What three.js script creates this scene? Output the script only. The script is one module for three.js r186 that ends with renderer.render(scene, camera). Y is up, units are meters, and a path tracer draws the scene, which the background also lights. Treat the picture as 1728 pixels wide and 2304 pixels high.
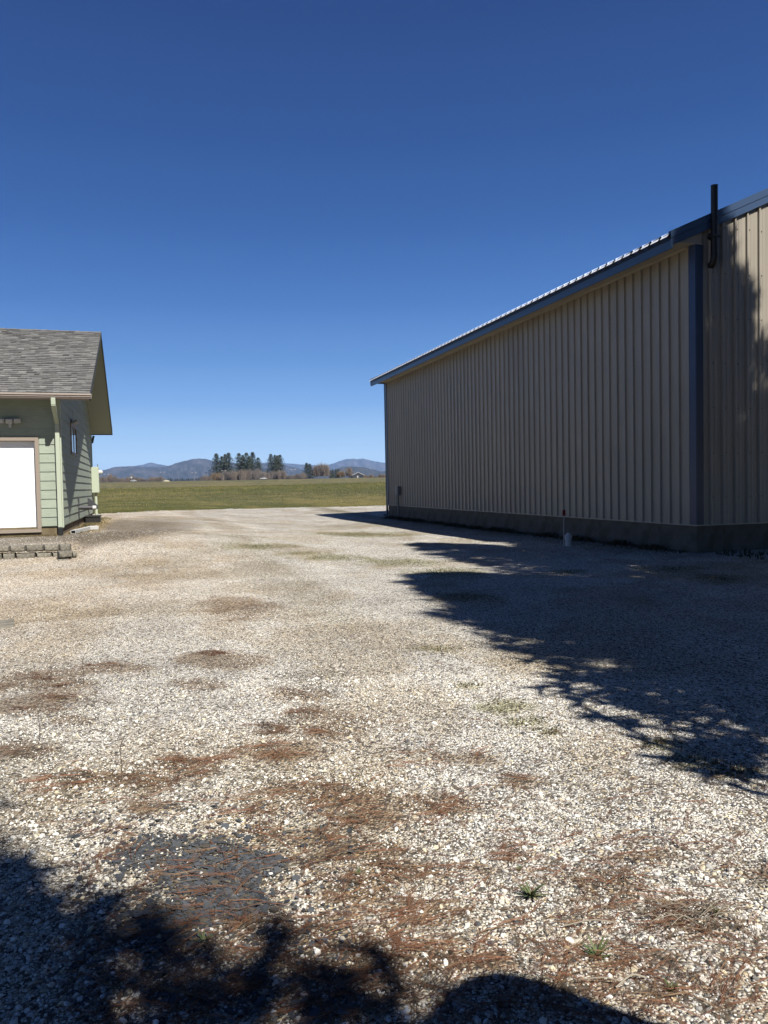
import * as THREE from 'three';
import { mergeGeometries } from 'three/addons/utils/BufferGeometryUtils.js';
import { RoundedBoxGeometry } from 'three/addons/geometries/RoundedBoxGeometry.js';

// ---------------------------------------------------------------- camera, sky, sun, exposure
const scene = new THREE.Scene();
const EYE = 1.5, F = 1729, CX = 864, CY = 1152;                      // focal length and centre in photograph pixels
const YAW = 17.04 * Math.PI / 180, PITCH = Math.atan(62 / F), ROLL = 1.1 * Math.PI / 180;
const camera = new THREE.PerspectiveCamera(2 * Math.atan(1152 / F) * 180 / Math.PI, 0.75, 0.05, 60000);
camera.position.set(0, EYE, 0);
camera.rotation.set(-PITCH, -YAW, -ROLL, 'YXZ');
camera.updateMatrixWorld(true);

const EXPO = 1.95;                                                   // exposed for sunlit gravel under a deep blue sky
const SKY = [[0, 1.05, 1.28, 1.42], [1.5, 0.64, 0.89, 1.12], [3, 0.45, 0.70, 1.0], [6, 0.225, 0.445, 0.83], [9, 0.135, 0.315, 0.69], [13, 0.072, 0.203, 0.54], [18, 0.040, 0.130, 0.40], [24, 0.027, 0.089, 0.30], [31, 0.020, 0.064, 0.232], [45, 0.014, 0.045, 0.17], [90, 0.010, 0.033, 0.13]];
{
  const W = 512, H = 1024, d = new Float32Array(W * H * 4);
  for (let j = 0; j < H; j++) {
    const e = Math.max(0, ((j + 0.5) / H - 0.5) * 180);
    let k = 0; while (k < SKY.length - 2 && e > SKY[k + 1][0]) k++;
    const A = SKY[k], B = SKY[k + 1], t = Math.min(1, Math.max(0, (e - A[0]) / (B[0] - A[0])));
    for (let i = 0; i < W; i++) { const o = (j * W + i) * 4; for (let c = 0; c < 3; c++) d[o + c] = (A[c + 1] + (B[c + 1] - A[c + 1]) * t) / EXPO; d[o + 3] = 1; }
  }
  const t = new THREE.DataTexture(d, W, H, THREE.RGBAFormat, THREE.FloatType);
  t.mapping = THREE.EquirectangularReflectionMapping; t.magFilter = t.minFilter = THREE.LinearFilter; t.needsUpdate = true;
  scene.background = t; scene.environment = t;
}
const SUN = new THREE.Vector3(0.265, 1, 0.80).normalize();
const sun = new THREE.DirectionalLight(new THREE.Color().setRGB(1, 0.965, 0.90), 5);
sun.position.copy(SUN).multiplyScalar(120); sun.target.position.set(0, 0, 0);
sun.castShadow = true; sun.shadow.mapSize.set(4096, 4096);
Object.assign(sun.shadow.camera, { left: -45, right: 45, top: 45, bottom: -45, near: 1, far: 300 });
scene.add(sun, sun.target);
const renderer = new THREE.WebGLRenderer({ antialias: true });
renderer.toneMapping = THREE.LinearToneMapping; renderer.toneMappingExposure = EXPO;
renderer.shadowMap.enabled = true;

// ---------------------------------------------------------------- helpers
let seed = 7;
const rnd = () => { seed = (seed + 0x6D2B79F5) | 0; let t = Math.imul(seed ^ (seed >>> 15), 1 | seed); t = (t + Math.imul(t ^ (t >>> 7), 61 | t)) ^ t; return ((t ^ (t >>> 14)) >>> 0) / 4294967296; };
const rr = (a, b) => a + (b - a) * rnd();
const gauss = () => (rnd() + rnd() + rnd() + rnd() - 2) * 1.0;
const clamp = (v, a = 0, b = 1) => Math.min(b, Math.max(a, v));
const smooth = (a, b, v) => { const t = clamp((v - a) / (b - a)); return t * t * (3 - 2 * t); };
const lerp = (a, b, t) => a + (b - a) * t;
const hash = (i, j) => { let h = Math.imul(i, 374761393) + Math.imul(j, 668265263); h = Math.imul(h ^ (h >>> 13), 1274126177); return ((h ^ (h >>> 16)) >>> 0) / 4294967296; };
function noise(x, y) { const i = Math.floor(x), j = Math.floor(y), u = x - i, v = y - j, a = u * u * (3 - 2 * u), b = v * v * (3 - 2 * v); return lerp(lerp(hash(i, j), hash(i + 1, j), a), lerp(hash(i, j + 1), hash(i + 1, j + 1), a), b); }
const fbm = (x, y, n = 4) => { let s = 0, a = 0.5, t = 0; for (let k = 0; k < n; k++) { s += a * noise(x, y); t += a; a *= 0.5; x = x * 2.03 + 17.1; y = y * 2.03 + 5.7; } return s / t; };
const V = (x, y, z) => new THREE.Vector3(x, y, z);
const rgb = (r, g, b) => new THREE.Color().setRGB(r, g, b);
const srgb = (r, g, b) => new THREE.Color().setRGB(r / 255, g / 255, b / 255, THREE.SRGBColorSpace);

// a photograph pixel gives a direction; the ground or a wall plane gives the distance
function ray(px, py) { return V(px - CX, -(py - CY), -F).normalize().applyMatrix4(new THREE.Matrix4().extractRotation(camera.matrixWorld)); }
function onGround(px, py) { const d = ray(px, py); let h = 0, p; for (let k = 0; k < 25; k++) { const t = (h - EYE) / d.y; p = V(d.x * t, h, d.z * t); h = lerp(h, groundH(p.x, p.z), 0.7); } return p; }
const D2 = 1728 / 1659;                                             // notes taken on a 1659-pixel-wide view
const spot = (x, y) => onGround(x * D2, y * D2);

function groundH(x, z) {
  const r = Math.hypot(x, z);
  let h = 0.42 * smooth(13, 21, -z) * smooth(6.5, -1.2, x);
  const front = -16.78;                                              // the block edging holds a low terrace in front of the garage
  const terr = smooth(-1.1, -1.55, x) * smooth(front - 0.04, front - 0.54, z);
  h = Math.max(h, 0.40 * terr);
  h += 0.05 * (fbm(x * 0.22 + 9, z * 0.22, 2) - 0.5) * smooth(1, 6, r);
  if (r > 40) h = lerp(h, 0.15, smooth(40, 90, r)) + 0.0118 * (Math.min(r, 640) - 40) + (r > 60 ? 0.9 * (fbm(x * 0.012, z * 0.012, 2) - 0.5) * smooth(60, 200, r) * smooth(700, 400, r) : 0);
  return h;
}

const names = {};
function numbered(n) { names[n] = (names[n] ?? -1) + 1; return names[n] ? `${n}_${String(names[n]).padStart(3, '0')}` : n; }
function part(name, geo, mat, parent, label) { const m = new THREE.Mesh(Array.isArray(geo) ? mergeGeometries(geo.map(g => { const q = g.index ? g.toNonIndexed() : g.clone(); for (const k of Object.keys(q.attributes)) if (!['position', 'normal', 'uv'].includes(k)) q.deleteAttribute(k); return q; })) : geo, mat); m.name = name; m.castShadow = m.receiveShadow = true; if (label) m.userData.label = label; if (parent) parent.add(m); return m; }
function tag(o, label, category, group) { o.userData.label = label; o.userData.category = category; if (group) o.userData.group = group; return o; }
function thing(name, label, category, pos = [0, 0, 0], turn = 0, group) { const g = new THREE.Group(); g.name = numbered(name); g.position.set(...pos); g.rotation.y = turn; tag(g, label, category, group); scene.add(g); return g; }
function single(name, geo, mat, label, category, group) { const m = part(numbered(name), geo, mat, scene); tag(m, label, category, group); return m; }
function structure(name, geo, mat) { const m = part(name, geo, mat, scene); m.userData.kind = 'structure'; return m; }
function box(x0, x1, y0, y1, z0, z1) { return new THREE.BoxGeometry(x1 - x0, y1 - y0, z1 - z0).translate((x0 + x1) / 2, (y0 + y1) / 2, (z0 + z1) / 2); }
function rbox(x0, x1, y0, y1, z0, z1, r = 0.01, s = 2) { return new RoundedBoxGeometry(x1 - x0, y1 - y0, z1 - z0, s, r).translate((x0 + x1) / 2, (y0 + y1) / 2, (z0 + z1) / 2); }
function rod(a, b, r0, r1 = r0, n = 10) { const d = b.clone().sub(a), g = new THREE.CylinderGeometry(r1, r0, d.length(), n); g.applyQuaternion(new THREE.Quaternion().setFromUnitVectors(V(0, 1, 0), d.normalize())); g.translate((a.x + b.x) / 2, (a.y + b.y) / 2, (a.z + b.z) / 2); return g; }
function uvScale(g, su, sv) { const u = g.attributes.uv; for (let i = 0; i < u.count; i++) u.setXY(i, u.getX(i) * su, u.getY(i) * sv); return g; }
function quads(list) {                                               // flat shaded quads/triangles: [[a,b,c,d], ...] of Vector3
  const p = [], u = [];
  for (const q of list) { const tri = q.length === 4 ? [0, 1, 2, 0, 2, 3] : [0, 1, 2]; for (const k of tri) { p.push(q[k].x, q[k].y, q[k].z); u.push(q[k].x + q[k].z, q[k].y + q[k].z * 0.3); } }
  const g = new THREE.BufferGeometry(); g.setAttribute('position', new THREE.Float32BufferAttribute(p, 3)); g.setAttribute('uv', new THREE.Float32BufferAttribute(u, 2)); g.computeVertexNormals(); return g;
}
function prism(a, b) {                                               // two matching rings of points, capped
  const L = [], n = a.length;
  for (let i = 0; i < n; i++) { const j = (i + 1) % n; L.push([a[i], a[j], b[j], b[i]]); }
  for (let i = 1; i < n - 1; i++) { L.push([a[0], a[i + 1], a[i]]); L.push([b[0], b[i], b[i + 1]]); }
  return quads(L);
}
function tex(w, h, fn, color = true) {
  const d = new Uint8Array(w * h * 4);
  for (let j = 0; j < h; j++) for (let i = 0; i < w; i++) { const c = fn(i, j, w, h), o = (j * w + i) * 4; d[o] = clamp(c[0], 0, 255); d[o + 1] = clamp(c[1], 0, 255); d[o + 2] = clamp(c[2], 0, 255); d[o + 3] = 255; }
  const t = new THREE.DataTexture(d, w, h); t.wrapS = t.wrapT = THREE.RepeatWrapping; t.magFilter = THREE.LinearFilter; t.minFilter = THREE.LinearMipmapLinearFilter; t.generateMipmaps = true; if (color) t.colorSpace = THREE.SRGBColorSpace; t.needsUpdate = true; return t;
}
const ALB = 0.50;                                                    // base colours below were noted for a weaker sun
const mat = (c, o = {}) => new THREE.MeshStandardMaterial({ color: c.clone().multiplyScalar(ALB), roughness: 0.8, metalness: 0, side: THREE.DoubleSide, ...o });
// tileable value noise for textures
const tnoise = (x, y, p) => { const i = Math.floor(x), j = Math.floor(y), u = x - i, v = y - j, a = u * u * (3 - 2 * u), b = v * v * (3 - 2 * v), m = k => ((k % p) + p) % p; return lerp(lerp(hash(m(i) + p * 131, m(j)), hash(m(i + 1) + p * 131, m(j)), a), lerp(hash(m(i) + p * 131, m(j + 1)), hash(m(i + 1) + p * 131, m(j + 1)), a), b); };
const tfbm = (u, v, p, n = 4) => { let s = 0, a = 0.5, t = 0; for (let k = 0; k < n; k++) { s += a * tnoise(u * p, v * p, p); t += a; a *= 0.5; p *= 2; } return s / t; };

// ---------------------------------------------------------------- ground: gravel yard and field, one polar sheet each
const STONES = [[242, 239, 232, 38], [230, 225, 214, 26], [206, 197, 180, 11], [176, 162, 144, 5], [168, 166, 162, 8], [122, 119, 116, 5], [84, 85, 88, 3], [236, 222, 190, 6]];
const pickStone = q => { let t = q * 102; for (const s of STONES) { if ((t -= s[3]) < 0) return s; } return STONES[0]; };
const GT = 2048, GN = 170;                                           // 3.6 m tile, GN stones across
const gravelH = new Float32Array(GT * GT);
const gravelMap = (() => {
  const px = [], cells = GN * GN;
  for (let k = 0; k < cells; k++) { const i = k % GN, j = (k / GN) | 0; px.push([hash(i + 3, j + 900), hash(i + 700, j + 5), hash(i + 41, j + 77), 0.55 + 0.75 * Math.pow(hash(i + 11, j + 222), 1.6)]); }
  return tex(GT, GT, (i, j) => {
    const x = i / GT * GN, y = j / GT * GN, ci = Math.floor(x), cj = Math.floor(y); let d1 = 9, d2 = 9, best = 0;
    for (let b = -1; b <= 1; b++) for (let a = -1; a <= 1; a++) { const mi = (ci + a + GN) % GN, mj = (cj + b + GN) % GN, c = px[mj * GN + mi], dx = ci + a + c[0] - x, dy = cj + b + c[1] - y, d = Math.sqrt(dx * dx + dy * dy) / c[3]; if (d < d1) { d2 = d1; d1 = d; best = mj * GN + mi; } else if (d < d2) d2 = d; }
    const c = px[best], e = clamp((d2 - d1) * 2.2), s = pickStone(c[2]), grit = tfbm(i / GT, j / GT, 256, 2), deep = hash(best, 91) < 0.16 ? 1 : 0;
    gravelH[j * GT + i] = deep ? 0.15 * e : e * (0.5 + 0.5 * c[3]) * (1 - 0.45 * d1);
    const k = deep ? 0 : smooth(0.06, 0.34, e), v = 0.88 + 0.24 * grit;
    const soil = [112 + 80 * (grit - 0.5), 104 + 76 * (grit - 0.5), 92 + 70 * (grit - 0.5)];
    return [lerp(soil[0], s[0] * v, k), lerp(soil[1], s[1] * v, k), lerp(soil[2], s[2] * v, k)];
  });
})();
const gravelBump = tex(1024, 1024, (i, j) => { const o = (j * 2) * GT + i * 2, v = 255 * 0.25 * (gravelH[o] + gravelH[o + 1] + gravelH[o + GT] + gravelH[o + GT + 1]); return [v, v, v]; }, false);

const patches = [];                                                  // litter, moss, slate and grit lying on the gravel, where the photograph shows them
const addPatch = (kind, x, y, rx, ry, s = 1) => { const c = spot(x, y), e = spot(x + rx, y), f = spot(x, y - ry); patches.push({ kind, x: c.x, z: c.z, ex: e.x - c.x, ez: e.z - c.z, fx: f.x - c.x, fz: f.z - c.z, s }); };
for (const a of [[90, 1480, 120, 40], [60, 1520, 90, 30], [160, 1556, 60, 14], [480, 1425, 100, 18], [250, 1440, 80, 14], [640, 1500, 70, 20], [720, 1560, 150, 35], [600, 1620, 120, 28], [400, 1650, 90, 22], [300, 1690, 70, 20], [620, 1705, 60, 18], [740, 1720, 100, 26], [800, 1770, 90, 28], [560, 1745, 60, 18], [510, 1310, 80, 22], [430, 1480, 70, 14], [960, 1740, 110, 24], [690, 1800, 70, 22], [780, 1840, 90, 26], [850, 1880, 90, 26], [760, 1930, 110, 34], [870, 1975, 110, 36], [740, 2020, 110, 34], [900, 2050, 90, 26], [800, 2090, 120, 34], [980, 2075, 130, 22], [830, 2150, 90, 30], [720, 2190, 70, 26], [640, 2080, 60, 26], [1040, 1880, 80, 14], [1120, 1850, 60, 14], [1280, 1905, 120, 18], [1350, 1935, 90, 24], [1440, 1965, 110, 28], [1520, 2000, 100, 30], [1330, 2075, 120, 26], [1260, 2130, 80, 22], [1420, 2150, 80, 24], [1560, 1822, 50, 9], [1640, 1885, 40, 14], [1390, 1850, 90, 12], [500, 1890, 50, 18], [540, 1990, 60, 26], [470, 2060, 80, 30], [520, 2120, 60, 26], [440, 2150, 80, 34], [330, 1740, 70, 14], [230, 1800, 70, 16], [1000, 1640, 70, 14], [1130, 1690, 60, 12], [160, 1680, 80, 18], [60, 1620, 80, 22]]) addPatch('needle', ...a);
for (const a of [[1090, 1525, 60, 20], [1130, 1560, 60, 14], [1010, 1480, 40, 8], [1190, 1580, 40, 10], [1420, 1610, 60, 14], [1500, 1645, 80, 22], [1590, 1665, 70, 18], [860, 1215, 90, 9], [720, 1205, 80, 7], [960, 1235, 90, 9], [650, 1195, 60, 5], [780, 1155, 120, 6], [560, 1180, 90, 7], [1230, 1235, 40, 5], [1450, 1228, 80, 8], [1560, 1250, 80, 10], [1000, 1290, 70, 9], [930, 1400, 60, 8]]) addPatch('moss', ...a);
for (const a of [[430, 1870, 130, 60], [330, 1850, 80, 40], [500, 1940, 100, 60], [380, 2000, 120, 60], [560, 1870, 60, 30]]) addPatch('slate', ...a);
for (const a of [[680, 1470, 90, 26], [640, 1560, 60, 16], [100, 1630, 60, 16]]) addPatch('grit', ...a, 0.7);
function cover(kind, x, z) {
  let m = 0;
  for (const p of patches) {
    if (p.kind !== kind) continue;
    const dx = x - p.x, dz = z - p.z, det = p.ex * p.fz - p.ez * p.fx, u = (dx * p.fz - dz * p.fx) / det, v = (p.ex * dz - p.ez * dx) / det, q = u * u + v * v;
    if (q < 2.2) m = Math.max(m, p.s * (1 - smooth(0.25, 1.5, q + 2.4 * (fbm(x * 4 + 3, z * 4, 3) - 0.5))));
  }
  return m;
}
const edgePts = [[-180, 44], [-90, 44], [-40, 36], [-12, 34], [-4, 0], [-1, 0], [3, 0], [7, 0], [11, 0], [15, 0], [17.2, 0], [26, 62], [60, 58], [90, 46], [180, 44]];
for (const [k, x, y] of [[4, 226, 1155.5], [5, 300, 1152], [6, 400, 1148], [7, 520, 1144.5], [8, 640, 1142], [9, 780, 1139.5], [10, 872, 1137]]) { const p = onGround(x, y); edgePts[k] = [Math.atan2(p.x, -p.z) * 180 / Math.PI, Math.hypot(p.x, p.z)]; }
edgePts[3] = [edgePts[4][0] - 6, edgePts[4][1] - 0.6];
const yardR = deg => { let k = 0; while (k < edgePts.length - 2 && deg > edgePts[k + 1][0]) k++; const A = edgePts[k], B = edgePts[k + 1], t = clamp((deg - A[0]) / (B[0] - A[0])); return lerp(A[1], B[1], t) + 0.5 * (noise(deg * 6, 3) - 0.5) + 0.9 * (noise(deg * 31, 8) - 0.5) + 0.5 * (noise(deg * 90, 2) - 0.5); };
const degs = []; for (let a = -180; a < 180;) { degs.push(a); a += a >= -14 && a < 50 ? 0.22 : 3; } degs.push(180);

function tint(x, z) {
  const r = Math.hypot(x, z), c = [1, 1, 1], to = (q, m) => { for (let k = 0; k < 3; k++) c[k] = lerp(c[k], c[k] * q[k], m); };
  const big = fbm(x * 0.35 + 4, z * 0.35 + 1, 3), mid = fbm(x * 1.7, z * 1.7 + 40, 3), fine = fbm(x * 7, z * 7, 2);
  const s = 0.93 + 0.30 * (big - 0.5) + 0.34 * (mid - 0.5) + 0.3 * (fine - 0.5); c[0] *= s; c[1] *= s; c[2] *= s;
  to([1.13, 1.055, 0.97], smooth(3.2, -1.5, x) * smooth(6, 11, -z));                // pinkish beige stone towards the edging blocks
  const tx = x - (1.2 - 0.10 * z - 0.0035 * z * z * 0.6), trk = Math.max(Math.exp(-(((tx - 0.85) / 0.33) ** 2)), Math.exp(-(((tx + 0.85) / 0.33) ** 2)));
  to([1.22, 1.22, 1.22], 0.85 * trk * smooth(0.35, 0.6, fbm(x * 1.1, z * 0.35 + 6, 3)) * smooth(2.5, 6, -z));               // wheel tracks, packed pale fines
  to([0.74, 0.69, 0.58], 0.6 * Math.exp(-((tx / 0.42) ** 2)) * smooth(0.38, 0.6, fbm(x * 1.5 + 3, z * 0.5, 3)) * smooth(5, 9, -z));   // dirtier strip between them
  to([0.66, 0.60, 0.47], 0.6 * smooth(0.54, 0.70, fbm(x * 0.5 + 30, z * 0.5 + 2, 4)));   // soil showing through
  to([0.80, 0.72, 0.60], 0.7 * smooth(0.48, 0.64, fbm(x * 1.3 + 70, z * 0.9 + 12, 4)));
  to([0.50, 0.39, 0.28], 0.78 * cover('needle', x, z));
  to([0.52, 0.52, 0.28], 0.75 * cover('moss', x, z));
  to([0.46, 0.46, 0.47], Math.pow(cover('slate', x, z), 1.4));
  to([0.45, 0.43, 0.40], cover('grit', x, z));
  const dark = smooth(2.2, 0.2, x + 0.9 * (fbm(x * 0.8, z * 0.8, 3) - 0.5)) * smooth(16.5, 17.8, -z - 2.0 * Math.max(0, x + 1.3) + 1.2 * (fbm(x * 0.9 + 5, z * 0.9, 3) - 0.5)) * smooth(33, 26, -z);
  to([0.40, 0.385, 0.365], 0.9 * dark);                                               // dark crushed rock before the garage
  const straw = smooth(-1.0, -1.5, x) * smooth(20.6, 21.2, -z) * smooth(31, 28, -z); to([1.9, 1.65, 1.0], 0.7 * straw);
  const foot = smooth(1.5, 0.2, 10.4 - x + 0.8 * (fbm(x * 2, z * 2, 3) - 0.5)) * (x < 10.6 ? 1 : 0) * smooth(12, 14, -z); to([0.45, 0.43, 0.33], 0.8 * foot);
  const ss = smooth(9.8, 14.5, x) * smooth(6, 9, -z) * (z > -13 ? 1 : 0); to([0.42, 0.45, 0.28], 0.7 * ss * smooth(0.35, 0.6, fbm(x, z, 3)));
  to([1.0, 1.0, 1.02], smooth(0, 1, r));
  return c;
}
function fieldTint(x, z) {
  const r = Math.hypot(x, z), a = fbm(x * 0.06, z * 0.035, 4), b = fbm(x * 0.6, z * 0.5, 3), straw = smooth(0.42, 0.64, 0.5 * a + 0.5 * b), bare = smooth(0.62, 0.74, fbm(x * 0.018 + 9, z * 0.05 + 2, 3));
  const g = [0.108, 0.116, 0.040], y = [0.24, 0.205, 0.085], d = [0.13, 0.10, 0.06], c = [];
  for (let k = 0; k < 3; k++) c.push(lerp(lerp(g[k], y[k], 0.75 * straw), d[k], 0.4 * bare) * (0.8 + 0.4 * noise(x * 2, z * 2)));
  if (r > 615) { const q = smooth(615, 640, r); for (let k = 0; k < 3; k++) c[k] = lerp(c[k], [0.11, 0.095, 0.065][k], q); }
  return c;
}
function polar(rows, radius, colour, lift, uvScale, centre) {
  const P = [], C = [], U = [], I = [], n = degs.length;
  for (let j = 0; j < rows; j++) for (let i = 0; i < n; i++) {
    const a = degs[i] * Math.PI / 180, r = radius(j / (rows - 1), i === n - 1 ? -180 : degs[i]), x = Math.sin(a) * r, z = -Math.cos(a) * r, c = colour(x, z);
    P.push(x, groundH(x, z) + lift, z); C.push(...c); U.push(x / uvScale, z / uvScale);
  }
  for (let j = 0; j < rows - 1; j++) for (let i = 0; i < n - 1; i++) { const o = j * n + i; I.push(o, o + 1, o + n, o + 1, o + n + 1, o + n); }
  if (centre) { const o = P.length / 3; P.push(0, groundH(0, 0) + lift, 0); C.push(1, 1, 1); U.push(0, 0); for (let i = 0; i < n - 1; i++) I.push(o, i + 1, i); }
  const g = new THREE.BufferGeometry(); g.setAttribute('position', new THREE.Float32BufferAttribute(P, 3)); g.setAttribute('color', new THREE.Float32BufferAttribute(C, 3)); g.setAttribute('uv', new THREE.Float32BufferAttribute(U, 2)); g.setIndex(I); g.computeVertexNormals();
  if (g.attributes.normal.getY(n * 3) < 0) { const ix = g.index.array; for (let k = 0; k < ix.length; k += 3) { const t = ix[k]; ix[k] = ix[k + 1]; ix[k + 1] = t; } g.computeVertexNormals(); }
  return g;
}
const gravelMat = new THREE.MeshStandardMaterial({ color: rgb(0.68, 0.672, 0.65), map: gravelMap, bumpMap: gravelBump, bumpScale: 0.012, vertexColors: true, roughness: 0.95, side: THREE.DoubleSide });
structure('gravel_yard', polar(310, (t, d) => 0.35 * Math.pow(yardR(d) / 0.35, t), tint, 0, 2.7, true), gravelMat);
const grassTex = tex(1024, 1024, (i, j) => { const v = tfbm(i / 1024, j / 1024, 24, 5), w = tnoise(i / 1024 * 300, j / 1024 * 300, 300), q = tnoise(i / 1024 * 90, j / 1024 * 90, 90), m = 150 + 120 * (v - 0.5) + 90 * (w - 0.5), s = smooth(0.66, 0.9, q * 0.6 + w * 0.4) * 90; return [m + s + 14, m + s * 0.8 + 8, m + s * 0.3 - 6]; });
const grassBump = tex(512, 512, (i, j) => { const v = 255 * tnoise(i / 512 * 128, j / 512 * 128, 128); return [v, v, v]; }, false);
const fieldMat = new THREE.MeshStandardMaterial({ color: rgb(ALB, ALB, ALB), map: grassTex, bumpMap: grassBump, bumpScale: 0.06, vertexColors: true, roughness: 1, side: THREE.DoubleSide });
structure('grass_field', polar(150, (t, d) => { const r = yardR(d) - 0.02; return r * Math.pow(22000 / r, Math.pow(t, 1.25)); }, (x, z) => fieldTint(x, z).map(v => v * 2.6), 0.012, 9, false), fieldMat);

// ---------------------------------------------------------------- mountains
{
  const layer = (name, D, deep, pts, low, ca, cb, cuts) => {
    const prof = pts.map(([x, y]) => { const d = ray(x, y), h = Math.hypot(d.x, d.z); return [Math.atan2(d.x, -d.z) * 180 / Math.PI, EYE + D * d.y / h]; }).sort((a, b) => a[0] - b[0]);
    const cut = cuts.map(([x, y, rx, ry]) => { const d = ray(x, y), e = ray(x + rx, y), f = ray(x, y - ry); return [Math.atan2(d.x, -d.z) * 57.29578, d.y, Math.abs(Math.atan2(e.x, -e.z) - Math.atan2(d.x, -d.z)) * 57.29578, Math.abs(f.y - d.y)]; });
    const ridge = a => { if (a <= prof[0][0]) return low + (prof[0][1] - low) * Math.exp((a - prof[0][0]) / 14) + 60 * (noise(a * 0.3, D) - 0.5) * smooth(0, 8, prof[0][0] - a); const L = prof[prof.length - 1]; if (a >= L[0]) return low + (L[1] - low) * Math.exp((L[0] - a) / 14) + 60 * (noise(a * 0.3, D) - 0.5) * smooth(0, 8, a - L[0]); let k = 0; while (a > prof[k + 1][0]) k++; const t = (a - prof[k][0]) / (prof[k + 1][0] - prof[k][0]); return lerp(prof[k][1], prof[k + 1][1], t * t * (3 - 2 * t) * 0.5 + t * 0.5); };
    const P = [], C = [], I = [], rows = 34, A0 = -40, A1 = 60, cols = 1000;
    for (let j = 0; j < rows; j++) for (let i = 0; i <= cols; i++) {
      const a = lerp(A0, A1, i / cols), t = j / (rows - 10), R = ridge(a) + D * 0.00045 * (noise(a * 22, D) - 0.3), r = D + deep * (t - 1);
      const spur = fbm(a * 0.9 + 5, t * 1.6 + D, 4) - 0.5;
      const h = t <= 1 ? Math.min(R * (0.02 + 0.98 * Math.pow(t, 0.9)) * (1 + 0.9 * spur * (1 - t) * (t > 0 ? 1 : 0)), R * r / D) : R * (1 - 0.8 * (t - 1) / 0.4);
      const an = a * Math.PI / 180, x = Math.sin(an) * r, z = -Math.cos(an) * r; P.push(x, h, z);
      const m = fbm(a * 6 + D, t * 9, 4), e = (h - EYE) / r; let k = smooth(0.47, 0.60, m) * 0.85, v = 0.5 + 1.0 * noise(a * 40, t * 60);
      for (const q of cut) { const d2 = ((a - q[0]) / q[2]) ** 2 + ((e - q[1]) / q[3]) ** 2; k = Math.max(k, 1 - smooth(0.5, 1.3, d2 + 0.7 * (m - 0.5))); }
      for (let c = 0; c < 3; c++) C.push(lerp(ca[c], cb[c], k) * v);
    }
    for (let j = 0; j < rows - 1; j++) for (let i = 0; i < cols; i++) { const o = j * (cols + 1) + i; I.push(o, o + 1, o + cols + 1, o + 1, o + cols + 2, o + cols + 1); }
    const g = new THREE.BufferGeometry(); g.setAttribute('position', new THREE.Float32BufferAttribute(P, 3)); g.setAttribute('color', new THREE.Float32BufferAttribute(C, 3)); g.setIndex(I); g.computeVertexNormals();
    structure(name, g, new THREE.MeshStandardMaterial({ color: rgb(0.24, 0.24, 0.27), vertexColors: true, roughness: 1, side: THREE.DoubleSide }));
  };
  layer('mountain_far', 15000, 3500, [[200, 1066], [260, 1056], [300, 1049], [320, 1046], [339, 1040.5], [360, 1045], [385, 1049], [440, 1052], [520, 1046], [590, 1041], [640, 1042.5], [655, 1043], [675, 1045], [700, 1046.5], [720, 1047], [735, 1046.5], [750, 1043], [765, 1037], [780, 1033], [795, 1032], [803, 1033.3], [815, 1031.5], [830, 1035], [845, 1038.5], [865, 1041.5], [885, 1043], [930, 1050]], 240, [0.045, 0.055, 0.05], [0.26, 0.23, 0.22],
    [[790, 1040, 14, 2.2], [800, 1044, 5, 4], [828, 1044, 12, 1.4], [836, 1049, 7, 2], [862, 1049, 9, 1.6], [808, 1050, 7, 1.4], [765, 1045, 10, 3], [340, 1047, 14, 1.5], [798, 1033, 8, 1.2]]);
  layer('mountain_ridge', 8500, 2400, [[180, 1070], [215, 1063], [232, 1058], [262, 1050.3], [295, 1049], [330, 1051], [366, 1051], [380, 1048], [400, 1041], [418, 1036.5], [434, 1033], [447, 1031.8], [460, 1032.5], [480, 1037], [520, 1041.5], [580, 1043], [610, 1043], [640, 1046], [665, 1052], [690, 1060], [720, 1069], [760, 1074]], 90, [0.030, 0.040, 0.030], [0.17, 0.145, 0.12],
    [[264, 1056, 22, 4], [320, 1061, 18, 3], [450, 1040, 20, 4], [250, 1063, 10, 1.6]]);
  layer('mountain_foothill', 5500, 1500, [[700, 1073], [740, 1062], [757, 1055], [770, 1050.5], [790, 1050], [815, 1051], [840, 1056.5], [858, 1061], [872, 1059], [890, 1053], [930, 1056]], 40, [0.030, 0.042, 0.030], [0.12, 0.11, 0.08], []);
}
scene.fog = new THREE.FogExp2(new THREE.Color().setRGB(0.36, 0.58, 1.0), 4.5e-5);

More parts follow.
